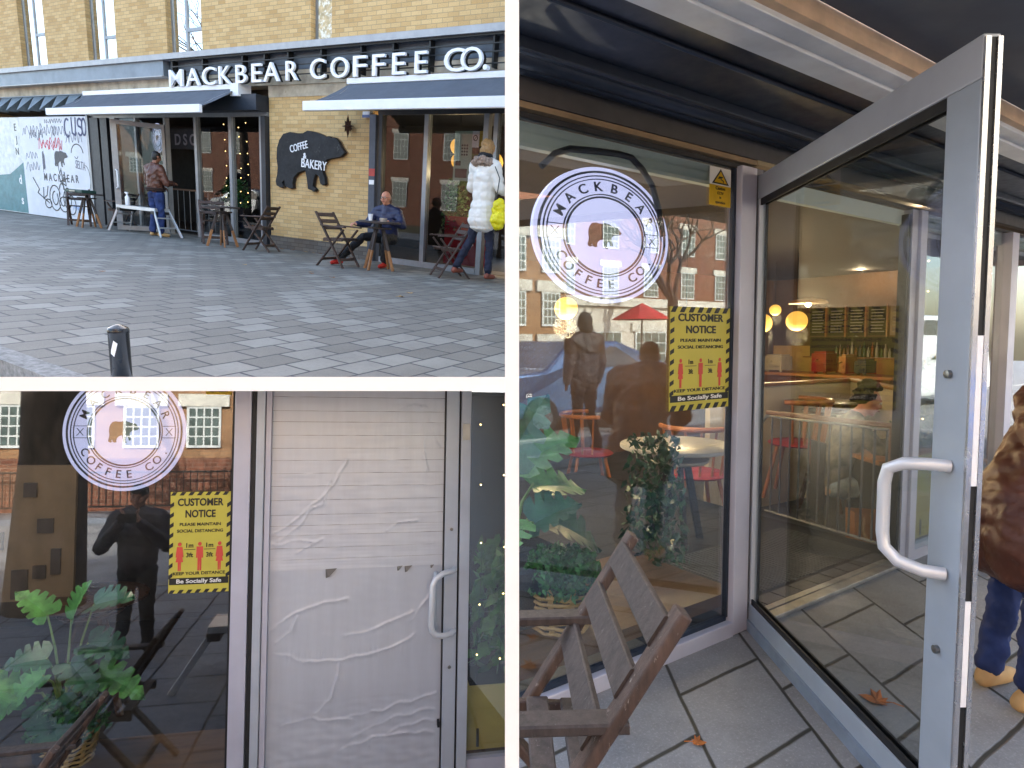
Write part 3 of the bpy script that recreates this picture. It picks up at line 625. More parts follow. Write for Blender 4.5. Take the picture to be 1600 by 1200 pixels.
# left shop front
sf = thing('shopfront', 'dark framed glass shop front behind the man in brown, left of the brick pier', 'shopfront')
def post(t, x0, x1, z1=2.62, m=ALU, y=-.06, z0=0.): MB().box(x0, x1, y, .05, z0, z1).build('mullion', m, t)
for x0, x1 in ((-8.72, -8.5), (-6.47, -6.40), (-5.33, -5.24), (-4.12, -4.03), (-3.12, -3.02)): post(sf, x0, x1)
for x0, x1 in ((-9.62, -9.2), (-9.1, -8.8), (-3.02, -2.89)): post(sf, x0, x1, 2.62, DARK, -.1)
post(sf, -7.68, -7.6, 2.62, ALU)
MB().box(-8.5, -6.47, -.05, .04, 0, .1).build('sill', ALU, sf); MB().box(-5.24, -3.12, -.05, .04, 0, .1).build('sill', ALU, sf)
MB().box(-9.7, -2.89, -.04, .04, 2.62, 2.7).build('head_rail', ALU, sf); MB().box(-9.7, -2.89, -.3, .05, 2.7, 3.0).build('shutter_box', SHUT, sf)
for a, c in ((-8.5, -7.68), (-7.6, -6.47), (-5.24, -4.12), (-4.03, -3.12)): MB().box(a, c, 0, .006, .1, 2.62).build('pane', G1, sf)
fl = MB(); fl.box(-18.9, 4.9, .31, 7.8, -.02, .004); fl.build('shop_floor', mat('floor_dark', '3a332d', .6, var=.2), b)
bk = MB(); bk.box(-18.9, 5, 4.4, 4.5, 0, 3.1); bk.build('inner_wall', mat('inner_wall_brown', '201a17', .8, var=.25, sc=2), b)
# open door leaf of place 1
dl = thing('open_glass_door', 'grey framed glass door swung open on the far shop front beside the man in brown', 'door', (-6.42, -.07, 0), math.atan2(-.83, -.6))
m = MB(); m.box(0, 1.08, -.025, .025, .03, .13); m.box(0, 1.08, -.025, .025, 2.35, 2.45); m.box(0, .06, -.025, .025, .13, 2.35); m.box(.96, 1.08, -.025, .025, .13, 2.35); m.build('door_frame', ALU, dl)
MB().box(.06, .96, -.004, .004, .13, 2.35).build('pane', G1, dl)
MB().tube([(1.02, .03, 1.36), (1.02, .1, 1.36), (.99, .13, 1.34), (.99, .13, .98), (1.02, .1, .96), (1.02, .03, .96)], .018, 8).build('door_handle', RAILW, dl, True)
# right shop front
sr = thing('shopfront', 'dark glass shop front behind the seated man, right of the brick pier', 'shopfront')
for x0, x1, mm, y in ((-.02, .13, mat('pier_blue_grey', '4a4f5b', .5, .3), -.1), (.17, .25, DARK, -.06), (1.22, 1.31, ALU, -.06), (2.46, 2.56, ALU, -.06), (2.66, 2.74, ALU, -.06), (3.3, 3.4, ALU, -.06), (4.3, 4.4, ALU, -.06)): post(sr, x0, x1, 2.62, mm, y)
MB().box(.13, 5, -.04, .04, 2.62, 2.7).build('head_rail', DARK, sr); MB().box(-.02, 5, -.3, .05, 2.7, 3.0).build('shutter_box', SHUT, sr); MB().box(.25, 2.46, -.07, .04, 0, .1).build('sill', ALU, sr); MB().box(-.02, 5, -.0, .3, 3.0, 3.2).build('lintel', SHUT, sr)
for a, c in ((.25, 1.22), (1.31, 2.46), (2.74, 3.3), (3.4, 4.3)): MB().box(a, c, 0, .006, .1, 2.62).build('pane', G1, sr)
MB().box(-.01, .135, -.106, -.1, 1.55, 1.68).build('red_sticker', mat('sticker_red', 'b8423a'), sr); MB().box(.0, .12, -.106, -.1, 1.4, 1.48).build('white_sticker', WHITE, sr)
# raised lettering on rails
ss = thing('shop_sign', 'raised white capital letters reading MACKBEAR COFFEE CO. on dark rails along the fascia', 'shop sign')
rl = MB()
for z in (3.33, 3.5, 3.62): rl.box(-5.85, 4.9, -.2, -.18, z, z+.018)
rl.box(-5.85, 4.9, -.21, -.18, 3.745, 3.778); rl.build('rail', BLACK, ss)
for i, xx in enumerate((-5.83, -4.75, -3.45, -2.78, -2.1, -1.2, -.2, .55, 1.35, 2.62, 3.6)): MB().box(xx, xx+.035, -.185, -.06, 3.28, 3.76).build('bracket', BLACK, ss)
LX = [('M', -6.12, .58), ('A', -5.42, .47), ('C', -4.78, .45), ('K', -4.15, .45), ('B', -3.55, .36), ('E', -3.02, .3), ('A', -2.66, .42), ('R', -2.22, .32), ('C', -1.62, .37), ('O', -1.13, .4), ('F', -.56, .29), ('F', -.08, .28), ('E', .38, .28), ('E', .88, .26), ('C', 1.5, .44), ('O', 1.88, .44)]
for i, (ch, x, w) in enumerate(LX):
    x = [-5.69, -5.09, -4.53, -3.98, -3.44, -2.95, -2.6, -1.96, -1.3, -.77, -.21, .245, .70, 1.19, 1.8, 2.13][i]; w = [.47, .47, .45, .39, .33, .29, .45, .32, .39, .44, .31, .28, .28, .26, .42, .42][i]
    V, F, gw = glyphs(ch, .002, 1.); h = .36/.73; z0 = 3.192+.0014*i
    m = MB(); m.text(ch, x, z0, h, -.3, .05, 'LEFT', .002, sx=w/(gw*h)); lo = m.build('letter', WHITE, ss)
    m = MB(); m.text(ch, x+.012, z0-.004, h, -.249, .05, 'LEFT', .002, sx=w/(gw*h)); m.build('letter_return', BLACK, lo)
m = MB(); m.T = Matrix.Translation((2.61, 0, 3.25)); m.disc(0, 0, .04, -.35, -.26, 20); m.build('letter', WHITE, ss)
# awnings
def awning(label, x0, x1, xc0, xc1, out=-1.2, zt=3.1, zf=2.56):
    t = thing('awning', label, 'awning', (0, 0, 0), 0, 'awnings over the shop front')
    MB().box(xc0-.05, xc1+.12, -.3, -.06, zt, zt+.1).build('cassette', RAILW, t, bevel=.01)
    m = MB(); n = 10
    vs = []; 
    for i in range(n+1):
        f = i/n; vs += [(xc0+(x0-xc0)*f, -.25+(out+.25)*f, zt+.02+(zf+.06-zt-.02)*f-.03*math.sin(f*3.14)), (xc1+(x1-xc1)*f, -.25+(out+.25)*f, zt+.02+(zf+.06-zt-.02)*f-.03*math.sin(f*3.14))]
    m.add(vs, [(2*i, 2*i+1, 2*i+3, 2*i+2) for i in range(n)]); m.build('fabric', FABR, t)
    MB().box(x0-.04, x1+.04, out-.07, out, zf-.07, zf+.085).build('front_rail', RAILW, t, bevel=.012)
    for s, xa, xb in ((1, xc0, x0), (-1, xc1, x1)):
        MB().bar((xa+.05*s, -.25, zt-.02), (xa+(xb-xa)*.6+.25*s, -.7, (zt+zf)/2), .04, .05).build('arm', mat('arm_grey', '77777c', .4, .5), t)
        MB().bar((xa+(xb-xa)*.6+.25*s, -.7, (zt+zf)/2), (xb+.1*s, out+.02, zf+.03), .035, .045).build('arm', MATS['arm_grey'], t)
    MB().box(xc1-.05, xc1+.2, -.36, -.05, zt-.14, zt+.1).build('end_bracket', RAILW, t); return t
awning('navy retractable awning with white front rail over the shop doorway, left of the brick pier', -9.13, -3.34, -9.35, -3.55)
awning('navy retractable awning with white front rail above the seated man and the woman in white', -.42, 4.6, -.36, 4.6)
# wall things
bs = thing('bear_sign', 'black wooden bear shaped sign reading Coffee and Bakery hung on the yellow brick pier', 'wall sign')
MB().prism(bear(-1.62, 1.77, 1.97, 1.14), -.09, -.015).build('board', mat('charred_board', '1f1f22', .75, var=.4, sc=7, bmp=.3, wear=('4a4848', 5, .6)), bs)
MB().prism(bear(-1.612, 1.765, 2.0, 1.165), -.0145, -.0015).build('backing_edge', mat('raw_edge', '8a6a45', .8), bs)
m = MB(); m.text('COFFEE', -1.88, 1.97, .2, -.092, .012, 'CENTER', .002, rot=.2, sx=.75); m.text('&', -1.72, 1.82, .15, -.092, .012, 'CENTER', .02, sx=.9); m.text('BAKERY', -1.47, 1.63, .24, -.092, .012, 'CENTER', .004, rot=-.08, sx=.83); m.build('lettering', WHITE, bs)
st = thing('star_lantern', 'small rusty star shaped wall lantern on the brick above the seated man', 'lantern', (-.56, -.1, 2.42))
m = MB()
for i in range(8):
    a = i*math.pi/4; L = .17 if i % 2 == 0 else .12; c, s = math.cos(a), math.sin(a)
    m.add([(0, -.07, 0), (.05*math.cos(a+.5), 0, .05*math.sin(a+.5)), (L*c, 0, L*s*1.25), (.05*math.cos(a-.5), 0, .05*math.sin(a-.5)), (0, .07, 0)], [(0, 1, 2), (0, 2, 3), (4, 2, 1), (4, 3, 2)])
m.build('star', mat('rusty_brown', '5a3f33', .6, .4, var=.3), st); MB().tube([(0, .08, -.05), (0, .0, .1)], .02).build('hook', BLACK, st)
al = thing('alarm_box', 'small blue and white alarm box on the brick pier under the right awning', 'alarm box', (-.14, 0, 2.62)); MB().box(-.09, .09, -.07, 0, -.05, .06).build('casing', WHITE, al, bevel=.01); MB().box(-.09, .09, -.075, -.071, -.05, .0).build('blue_band', mat('alarm_blue', '2f4f8a', .4), al)
# hoarding with graffiti
hb = thing('graffiti_hoarding', 'white hoarding panel covered in graffiti with a bear emblem and MACKBEAR lettering', 'hoarding', (0, 0, 0))
HW = mat('hoarding_white', 'd9dbe2', .55, var=.06, sc=2); MB().box(-13.28, -9.72, -.1, -.04, .02, 2.66).build('panel', HW, hb); MB().box(-9.72, -9.63, -.12, -.02, 0, 2.68).build('edge_post', ALU, hb)
m = MB(); m.prism(bear(-11.15, 1.59, .72, .42), -.106, -.101); m.build('bear_emblem', mat('emblem_grey', '4a4a4e'), hb)
m = MB(); m.text('M A C K B E A R', -11.25, 1.0, .28, -.101, .004, 'CENTER', .012, sx=.93); m.build('lettering', mat('emblem_grey', '4a4a4e'), hb)
rnd = random.Random(12)
def scrib(m, cx, cz, w, h, n, th, amp=1.):
    pts = []
    for i in range(n):
        f = i/(n-1); pts.append((cx-w/2+w*f+rnd.uniform(-.1, .1)*w*.5, cz+(h/2 if i % 2 else -h/2)*rnd.uniform(.4, 1.)*amp))
    out = []
    for i in range(len(pts)-1):
        p0 = pts[max(i-1, 0)]; p1 = pts[i]; p2 = pts[i+1]; p3 = pts[min(i+2, len(pts)-1)]
        for k in range(5):
            u = k/5; q = []
            for c in (0, 1): q.append(.5*((2*p1[c])+(-p0[c]+p2[c])*u+(2*p0[c]-5*p1[c]+4*p2[c]-p3[c])*u*u+(-p0[c]+3*p1[c]-3*p2[c]+p3[c])*u**3))
            out.append(tuple(q))
    m.stroke(out, th, -.101-rnd.random()*.003, .002)
def arc(cx, cz, rx, rz, a0, a1, n=14): return [(cx+rx*math.cos(R(a0+(a1-a0)*i/n)), cz+rz*math.sin(R(a0+(a1-a0)*i/n))) for i in range(n+1)]
m = MB()
for cx, cz, w, h, n in ((-12.6, 2.3, 1.1, .3, 12), (-11.7, 2.32, .9, .35, 11), (-11.4, 2.55, 1.0, .13, 16), (-12.4, 2.2, .8, .3, 14), (-10.4, 2.15, .8, .3, 11), (-11.2, 2.28, .7, .3, 9), (-12.75, 1.65, .7, .24, 9), (-12.7, 1.35, .8, .28, 10), (-12.1, 1.5, .12, .6, 9)): scrib(m, cx, cz, w, h, n, .013)
m.build('pencil_grey_tags', mat('tag_grey', '6a6a78', .6), hb)
m = MB(); scrib(m, -11.65, 1.97, 1.3, .34, 14, .022); scrib(m, -11.6, 1.93, 1.1, .26, 12, .022); m.build('red_tag', mat('tag_red', 'cf4a55', .6), hb)
m = MB()
for pts in (arc(-10.68, 2.38, .14, .22, 60, 300), [(-10.45, 2.62), (-10.45, 2.25), (-10.3, 2.2), (-10.25, 2.62)], arc(-10.05, 2.5, .1, .1, 30, 230)+arc(-10.05, 2.3, .1, .1, 60, -150), arc(-9.86, 2.4, .1, .2, 0, 360)): m.stroke(pts, .05, -.104, .003)
m.build('bold_blue_tag', mat('tag_navy', '3a3d66', .6), hb)
m = MB()
for pts in (arc(-11.95, .2+.05, .3, .34, 20, 330), arc(-11.95, .25, .15, .18, 90, 400), arc(-11.55, -.0+.35, .16, .3, 150, -200), arc(-11.3, .25, .2, .25, 60, 420), arc(-11.5, -.15+.25, .25, .2, 100, 460), arc(-11.1, .1, .22, .25, 170, 500), [(-13.1, .75), (-12.8, .45), (-12.9, .35), (-12.55, .2), (-12.3, .1)], [(-12.55, .5), (-12.6, .2), (-12.4, .3), (-12.3, .55)], arc(-12.35, .08, .18, .12, 0, 360), [(-11.5, 1.0), (-11.45, .5)], [(-11.35, .95), (-11.3, .6), (-11.6, .7), (-11.2, .8)]): m.stroke([(a+.3, max(c+.3, .04)) for a, c in pts], .028, -.105-rnd.random()*.001, .003)
m.stroke(arc(-10.3, 1.72, .3, .26, 170, 10), .025, -.102); m.stroke(arc(-10.35, 1.68, .08, .06, 190, 350), .015, -.102); m.stroke(arc(-9.95, 1.1, .2, .35, 90, -80), .015, -.102); m.stroke([(-11.35, 1.5), (-11.3, 1.2), (-11.2, 1.35)], .02, -.102)
m.build('black_tags', mat('tag_black', '26262a', .6), hb)
m = MB(); m.text('SELTA', -10.2, 1.35, .3, -.101, .003, 'CENTER', -.0, sx=.6, rot=-.12); m.build('thin_tag', mat('tag_grey', '6a6a78'), hb)
m = MB(); scrib(m, -10.5, .35, .45, .18, 9, .02); m.build('pale_blue_tag', mat('tag_sky', '7fa3d8', .6), hb)
pp = thing('teal_poster', 'teal and white advertising panel at the far left beside the graffiti hoarding', 'poster panel'); MB().box(-17, -13.31, -.08, -.04, .02, 2.66).build('panel', mat('poster_white', 'd5d8d6', .5), pp)
m = MB(); m.prism([(-17, .04), (-13.32, .04), (-13.32, 1.45), (-14.2, 1.1), (-17, .9)], -.084, -.081); m.build('teal_field', mat('poster_teal', '4d7f86', .5), pp)
m = MB(); m.text('N', -13.62, 1.65, .28, -.082, .003); m.text('E', -13.6, 2.3, .28, -.082, .003); m.text('J', -13.6, 1.98, .26, -.082, .003); m.build('dark_letters', mat('tag_black', '26262a'), pp); m = MB(); m.text('d', -13.6, .85, .36, -.086, .003, bold=.02); m.text('s', -13.6, .28, .36, -.086, .003, bold=.02); m.build('white_letters', WHITE, pp)
# green louvre canopy at far left above the hoarding
cv = thing('folded_canopy', 'grey green folded metal canopy with zigzag edge above the graffiti hoarding', 'canopy'); m = MB()
for i in range(9):
    x = -13.6+.62*i-.6; m.add([(x, -.08, 3.18), (x+.31, -.4, 2.78), (x+.62, -.08, 3.18), (x+.31, -.08, 2.78)], [(0, 1, 3), (1, 2, 3), (0, 2, 1)])
m.build('zigzag_panels', mat('canopy_green', '66727a', .5, .3, var=.2), cv); MB().box(-14.3, -8.9, -.1, -.042, 3.182, 3.2).build('top_rail', FASC, cv)
# things seen in and behind the windows
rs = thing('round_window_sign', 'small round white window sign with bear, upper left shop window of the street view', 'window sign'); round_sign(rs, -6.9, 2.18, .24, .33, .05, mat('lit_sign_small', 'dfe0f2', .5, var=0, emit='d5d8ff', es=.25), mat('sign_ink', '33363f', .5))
m = MB(); dk = thing('menu_band', 'dark band with pale letters DSC above the far doorway', 'sign'); m.box(-8.1, -6.0, .8, .84, 2.02, 2.5); m.build('board', mat('band_black', '1b1a1c', .6), dk); m = MB(); m.text('DSC', -6.97, 2.12, .36, .798, .01, 'CENTER', .02, space=1.5); m.build('lettering', mat('dim_letter', '8a8584', .6), dk)
def railing(label, x0, x1, y, z1=.95, n=9):
    t = thing('railing', label, 'railing'); MB().box(x0, x1, y-.02, y+.02, z1, z1+.04).build('handrail', mat('rail_wood', '6b4a33', .5), t); MB().box(x0, x1, y-.012, y+.012, .05, .08).build('bottom_rail', ALU, t)
    for k in range(n): x = x0+.03+(x1-x0-.06)*k/(n-1); MB().tube([(x, y, .08), (x, y, z1)], .009, 6).build('bar', ALU, t)
railing('grey barred railing inside the doorway of the street view', -7.35, -5.35, .6, 1.02)
E1 = [(-4.9, .7), (-4.5, .9)]
bushy('window_plant', 'leafy green plant behind the glass beside the mid-left wooden chair', (-4.75, .55, .75), .35, .6, 700, FERN, 3, ls=.05)
bushy('window_plant', 'feathery green plant behind the glass right of the seated man', (1.6, .5, .7), .28, .9, 800, FERN, 4, ls=.045)
fairy('string of tiny warm lights hanging in the window beside the middle table', [[(-4.7+.25*k, .25, 2.55), (-4.72+.25*k+.08, .25, 1.6), (-4.7+.25*k, .25, .7)] for k in range(4)], 7, 3, .009)
globe_lamp((.95, 1.4, 2.0), .16, 'yellow paper globe lamp left behind the seated man, lower one of a cluster', 'yellow globe lamps in the right shop front', 8)
globe_lamp((.85, 1.5, 2.28), .17, 'yellow paper globe lamp left behind the seated man, upper one of a cluster', 'yellow globe lamps in the right shop front', 8)
globe_lamp((2.05, .9, 1.95), .2, 'yellow globe lamp hanging in the window left of the woman in white', 'yellow globe lamps in the right shop front', 10)
gp = thing('window_posters', 'pale green poster sheets taped inside the window beside the woman in white', 'poster'); PG = mat('pale_green_paper', 'a9c4b0', .7, var=.08)
MB().box(1.83, 2.2, .02, .024, 1.55, 2.36).build('sheet', PG, gp); m = MB()
for i in range(4):
    for j in range(3): m.disc(2.0+.05*j, 1.98+.05*i, .018, .017, .0195, 10)
m.box(1.87, 2.12, .017, .0195, 1.6, 1.75); m.box(1.87, 1.98, .017, .0195, 1.8, 1.88); m.build('print', mat('print_dark', '2f3b38'), gp)
MB().box(2.2, 2.44, .02, .024, 1.65, 2.0).build('leaf_poster', mat('olive_print', '5d7a35', .7, var=.5, sc=12), gp); MB().box(2.19, 2.33, .02, .024, 2.1, 2.36).build('no_smoking_sheet', WHITE, gp)
m = MB(); m.ring(2.26, 2.25, .035, .048, .015, .0185, 24); m.stroke([(2.23, 2.22), (2.29, 2.28)], .01, .0185, .002); m.build('no_smoking_mark', mat('tag_black', '26262a'), gp); MB().box(2.34, 2.44, .02, .024, 2.12, 2.36).build('yellow_notice', mat('caution_yellow', 'e5b81e'), gp)
MB().box(1.5, 2.45, .3, .34, .1, .95).build('red_panel', mat('red_counter', 'a3181c', .35, var=.1), thing('red_counter_panel', 'bright red panel inside the window behind the right wooden chair', 'panel'))
# furniture outside
c0 = thing('folding_chair', 'pale weathered folding chair left of the middle table, facing right', 'chair', (-3.6, -.85, 0), R(62), 'folding wooden chairs outside the shop', .98); chair_mesh(c0, WOODC, WOODC)
GR = 'folding wooden chairs outside the shop'
for lab, loc, rz in (('dark folding chair right of the middle table, its back to the brick pier', (-1.95, -1.0, 0), -68),
                     ('folding chair at the left end by the graffiti hoarding, facing right', (-8.6, -1.0, 0), 60), ('folding chair tucked behind the left table by the dark shutter post', (-7.45, -.6, 0), -70),
                     ('dark brown folding chair left of the seated man, seen from its side', (.8, -1.62, 0), 100), ('brown folding chair between the right table and the woman in white', (2.55, -.95, 0), -35)):
    dup(c0, lab, loc, R(rz))
t0 = thing('round_table', 'small round table with bare orange legs between the two middle chairs', 'table', (-2.9, -1.15, 0), 0, 'round tables outside the shop'); table_mesh(t0, WOODD, WOODD, WOODL, .34, .78)
dup(t0, 'round table holding a white cup in front of the seated man', (1.38, -1.3, 0), .6); dup(t0, 'round table with a dark green case on top by the graffiti hoarding', (-7.9, -1.15, 0), 1.1)
cs = thing('tool_case', 'flat dark green case lying on the left table', 'case', (-8.05, -1.2, .782)); MB().box(-.38, .38, -.16, .16, 0, .07).build('shell', mat('case_green', '24443c', .5), cs, bevel=.012); MB().box(-.15, .1, -.175, -.161, .02, .05).build('clasp', STEELB, cs)
cu = thing('paper_cup', 'white paper cup standing on the right table', 'cup', (1.25, -1.38, .783)); MB().lathe([(.028, 0), (.04, .1), (.043, .102), (.04, .105), (.01, .095)], 16).build('cup', WHITE, cu, True)
cu = thing('tin_bowl', 'small round pale tin beside the white cup on the right table', 'bowl', (1.5, -1.35, .783)); MB().lathe([(.05, 0), (.062, .03), (.06, .055), (.05, .05), (.01, .04)], 16).build('bowl', mat('tin', 'b5a79a', .4, .3), cu, True)
# work platform, bottle, bollard
wp = thing('step_platform', 'silver aluminium work platform with splayed ladder legs in front of the glass door', 'step platform', (-5.95, -.95, 0)); AL = mat('bright_aluminium', 'c3c6ca', .35, .6, var=.05)
MB().box(-.78, .72, -.17, .17, .53, .6).build('deck', AL, wp)
for sx in (-1, 1):
    l = MB()
    for y in (-.2, .2): l.bar((sx*.68, y*.8, .57), (sx*1.02, y*1.2, 0), .028, .06)
    for z in (.2, .4): l.bar((sx*(1.02-.34*z/.57), -.2, z), (sx*(1.02-.34*z/.57), .2, z), .03, .03)
    lo = l.build('leg', AL, wp); MB().box(sx*.66-.06, sx*.66+.06, -.19, .19, .47, .54).build('hinge', BLACK, lo)
sb = thing('spray_bottle', 'white trigger spray bottle standing on the silver work platform', 'bottle', (-6.5, -.98, .602)); MB().lathe([(.045, 0), (.048, .02), (.048, .17), (.02, .22), (.018, .24), (.03, .245), (.03, .28), (.01, .285)], 14).build('bottle', WHITE, sb, True); MB().bar((-.0, 0, .27), (-.08, 0, .275), .025, .03).build('trigger', WHITE, sb)
bo = thing('bollard', 'black round bollard with a torn white sticker, standing at the kerb', 'bollard', (5.39, -7.64, -.172))
MB().lathe([(.049, .0), (.049, .45), (.0505, .452), (.0505, .47), (.049, .472), (.046, .479), (.02, .492), (.004, .497)], 28).build('post', mat('gloss_black', '121317', .22, var=.1, spec=.6), bo, True)
m = MB(); m.add([(.014, -.0502, .37), (.028, -.0435, .42), (.042, -.031, .405), (.027, -.044, .335), (.011, -.0509, .35)], [(0, 1, 2, 3, 4)]); m.build('sticker', WHITE, bo)
# people
JK = mat('brown_leather', '5a3426', .45, var=.18, sc=7, bmp=.15); JEAN = mat('blue_denim', '26386a', .85, var=.35, sc=5, bmp=.15); TAN = mat('tan_suede', 'c7a06c', .8, var=.15); NAVYQ = mat('navy_quilt', '23294a', .55, var=.2, sc=4); BLK = mat('black_cloth', '15161b', .8, var=.2); WCOAT = mat('white_puffer', 'e9e3da', .6, var=.05); FUR = mat('fur_trim', 'a08a7a', .9, var=.35, sc=30, bmp=.5); DNAVY = mat('dark_navy_denim', '181d33', .8, var=.2)
human('person', 'man seen from behind in brown jacket and blue jeans working at the shop door', (-5.35, -1.0, 0), R(184), dict(STAND, head=(.0, -.07, 1.66), elL=(.3, -.05, 1.13), elR=(-.3, -.05, 1.13), wrL=(.2, -.3, 1.05), wrR=(-.18, -.3, 1.15), pitch=.25, knL=(.12, -.02, .5), knR=(-.12, -.02, .5), anL=(.15, .02, .09), anR=(-.13, .02, .09), ftL=(.3, -1, 0), ftR=(-.5, -1, 0)), JK, JEAN, TAN, SKIN2, 'people at the shop front', HAIRD, 'short', jr=1.2, tr_r=1.08, jdisp=.012, hem=mat('dark_knit', '2f1c16', .9, var=.2, sc=30))
sm = human('person', 'bald smiling man in glasses and navy quilted jacket seated at the round table', (.95, -.62, 0), R(12), dict(head=(0, -.1, 1.16), yaw=0, pitch=.05, neck=(0, -.05, 1.02), chest=(0, -.02, .8), hip=(0, .05, .5), shL=(.2, -.03, .93), shR=(-.2, -.03, .93), elL=(.36, -.12, .72), elR=(-.36, -.1, .7), wrL=(.24, -.38, .78), wrR=(-.42, -.34, .7), hpL=(.1, .0, .47), hpR=(-.1, .0, .47), knL=(.2, -.42, .5), knR=(-.24, -.4, .5), anL=(.2, -.45, .09), anR=(-.5, -.72, .1), ftR=(-.4, -1, 0), glasses=True, hdL=(0, -1, 0), plL=(0, 0, -1)), NAVYQ, BLK, mat('red_trainer', 'c2281f', .5), SKIN, 'people at the shop front', mat('grey_stubble', '8f8178', .7), 'bald', jr=1.12, eyes=True, quilt=(.055, .006))
wm = human('person', 'blonde woman from behind in long white padded coat with fur hood at the right edge', (3.14, -.95, .06), R(172), dict(STAND, head=(0, -.05, 1.92), neck=(0, 0, 1.76), chest=(0, 0, 1.5), hip=(0, 0, 1.08), shL=(.2, 0, 1.66), shR=(-.2, 0, 1.66), elL=(.29, -.03, 1.34), elR=(-.29, -.03, 1.34), wrL=(.2, -.25, 1.3), wrR=(-.2, -.25, 1.3), hpL=(.09, 0, 1.02), hpR=(-.09, 0, 1.02), knL=(.18, .03, .56), knR=(-.1, -.1, .56), anL=(.33, .2, .12), anR=(-.14, -.05, .07)), WCOAT, DNAVY, mat('white_sole_shoe', '8a4a38', .6), SKIN, 'people at the shop front', HAIRB, 'bob', jr=1.2, coat=.86, tr_r=.95, quilt=(.13, .012))
melt('fur_hood', [((0, .06, 1.72), (.2, .13, .07), Euler((.3, 0, 0))), ((.13, .05, 1.7), (.09, .1, .06), Euler((0, 0, 0))), ((-.13, .05, 1.7), (.09, .1, .06), Euler((0, 0, 0)))], FUR, wm, .012, 1, .03)
melt('scarf', [((0, .02, 1.8), (.12, .11, .07), Euler((0, 0, 0)))], BLK, wm, .012, 1, .01)
yb = thing('tote_bag', 'bright yellow bag hanging at the right side of the woman in white', 'bag', (3.52, -1.1, 1.05)); melt('bag', [((0, 0, 0), (.12, .07, .22), Euler((0, 0, 0))), ((0, 0, -.08), (.13, .08, .15), Euler((0, 0, 0)))], mat('bag_yellow', 'e2d400', .5), yb, .012, 2, .02); MB().tube([(-.05, 0, .2), (-.03, .02, .5), (-.15, .05, .68)], .008, 6).build('strap', BLACK, yb)
rnd = random.Random(8); LM = mat('dry_leaf', '9a5f30', .8, var=.4, sc=20); LM2 = mat('dry_leaf_pale', 'b39468', .8, var=.3, sc=20)
def LEAFLAB(i, x, y): return '%s dry leaf %s, %s' % (('brown', 'pale')[i % 2 == 0], 'by the wall foot' if y > -.5 else 'out on the street pavement', ['first', 'second', 'third', 'fourth', 'fifth', 'sixth', 'seventh', 'eighth', 'ninth', 'tenth', 'eleventh', 'twelfth'][sorted(a for a, b in LP if (b > -.5) == (y > -.5)).index(x)]+' from the left')
LP = [(rnd.uniform(-2.8, 3), rnd.uniform(-.25, -.08)) for _ in range(12)]+[(rnd.uniform(0, 4), rnd.uniform(-5.5, -1.5)) for _ in range(7)]
for i, (x, y) in enumerate(LP):
    maple((x, y, .0), rnd.uniform(.03, .055), rnd.uniform(0, 6), LEAFLAB(i, x, y), 'fallen leaves on the street pavement', LM if i % 2 else LM2)
# across the street, seen in the glass
RB = brickmat('red_brick', '86503c', '6c4030', '8d7b6c'); OB = brickmat('orange_brick', 'ad8460', '98704f', '8f7c64'); PW = mat('far_pane', '5d6c68', .2, var=.3, spec=.6)
far(brick_block('brick_building', 'red brick building with white sash windows reflected in the far shop glass', -42, -14, -30, -24, 7, RB, PW, 7, 2, group=None)); far(car('parked_car', 'silver car parked across the street, reflected in the far shop windows', (-17, -10.5, -.13), 0, mat('car_silver', '9aa0a6', .3, .6, var=.02)))
far(bare_tree('street_tree', 'bare winter tree by the kerb, reflected in the upper windows', (-16, -9.3, 0), 9, .2, 4))
# ================================================================ place 2: the same door taped over, seen close
CUR[0] = 2
G2 = glass('window_glass_close', .11, 'f2f5f5', .02, .5); FRM = mat('painted_door_frame', 'b4bac4', .42, .15, var=.06, sc=4); FRM2 = mat('lilac_grey_frame', 'bcbcca', .45, .12, var=.06, sc=3, wear=('d2d2d6', 12, .72))
GSK = mat('rubber_gasket', '17181b', .6, var=.1)
p = MB(); p.add([(-14, -4.6, 0), (14, -4.6, 0), (14, -.06, 0), (-14, -.06, 0)], [(0, 1, 2, 3)]); far(struct('pavement', p, paving('wet_slabs', .6, .46, .0, .5, .1, -.1, '6f7176', joint='26272a', mort=.012, stain=.6)))
p = MB(); p.add([(-20, -9.2, -.1), (16, -9.2, -.1), (16, -4.6, -.1), (-20, -4.6, -.1)], [(0, 1, 2, 3)]); far(struct('road', p, mat('asphalt', '5a5a5a')))
p = MB(); p.box(-14, 14, -4.75, -4.6, -.12, .01); far(struct('kerb', p, MATS['kerb_granite'])); p = MB(); p.add([(-20, -14, .0), (16, -14, 0), (16, -9.2, 0), (-20, -9.2, 0)], [(0, 1, 2, 3)]); far(struct('far_pavement', p, mat('side_slabs', '77767a')))
w2 = thing('shop_window', 'tall lilac grey framed shop window showing the lower half of the round sign, left of the taped door', 'window')
MB().box(-.122, -.04, -.035, .03, .2, 2.6).build('frame', FRM2, w2, bevel=.004); MB().box(-2.6, -.122, -.03, .03, .12, .22).build('sill', FRM2, w2); MB().box(-.136, -.1225, -.012, .02, .22, 2.6).build('gasket', GSK, w2)
MB().box(-2.6, -.13, 0, .006, .22, 2.6).build('pane', G2, w2)
dj = thing('door_frame', 'grey aluminium door frame around the silver taped door', 'door frame')
MB().box(-.036, -.012, -.03, .03, 0, 2.6).build('dark_groove', GSK, dj); MB().box(-.0115, .03, -.05, .03, 0, 2.6).build('jamb', FRM, dj, bevel=.004); MB().box(1.056, 1.112, -.045, .04, 0, 2.6).build('jamb', FRM, dj, bevel=.004); MB().box(1.048, 1.0555, -.02, .02, 0, 2.6).build('dark_groove', GSK, dj)
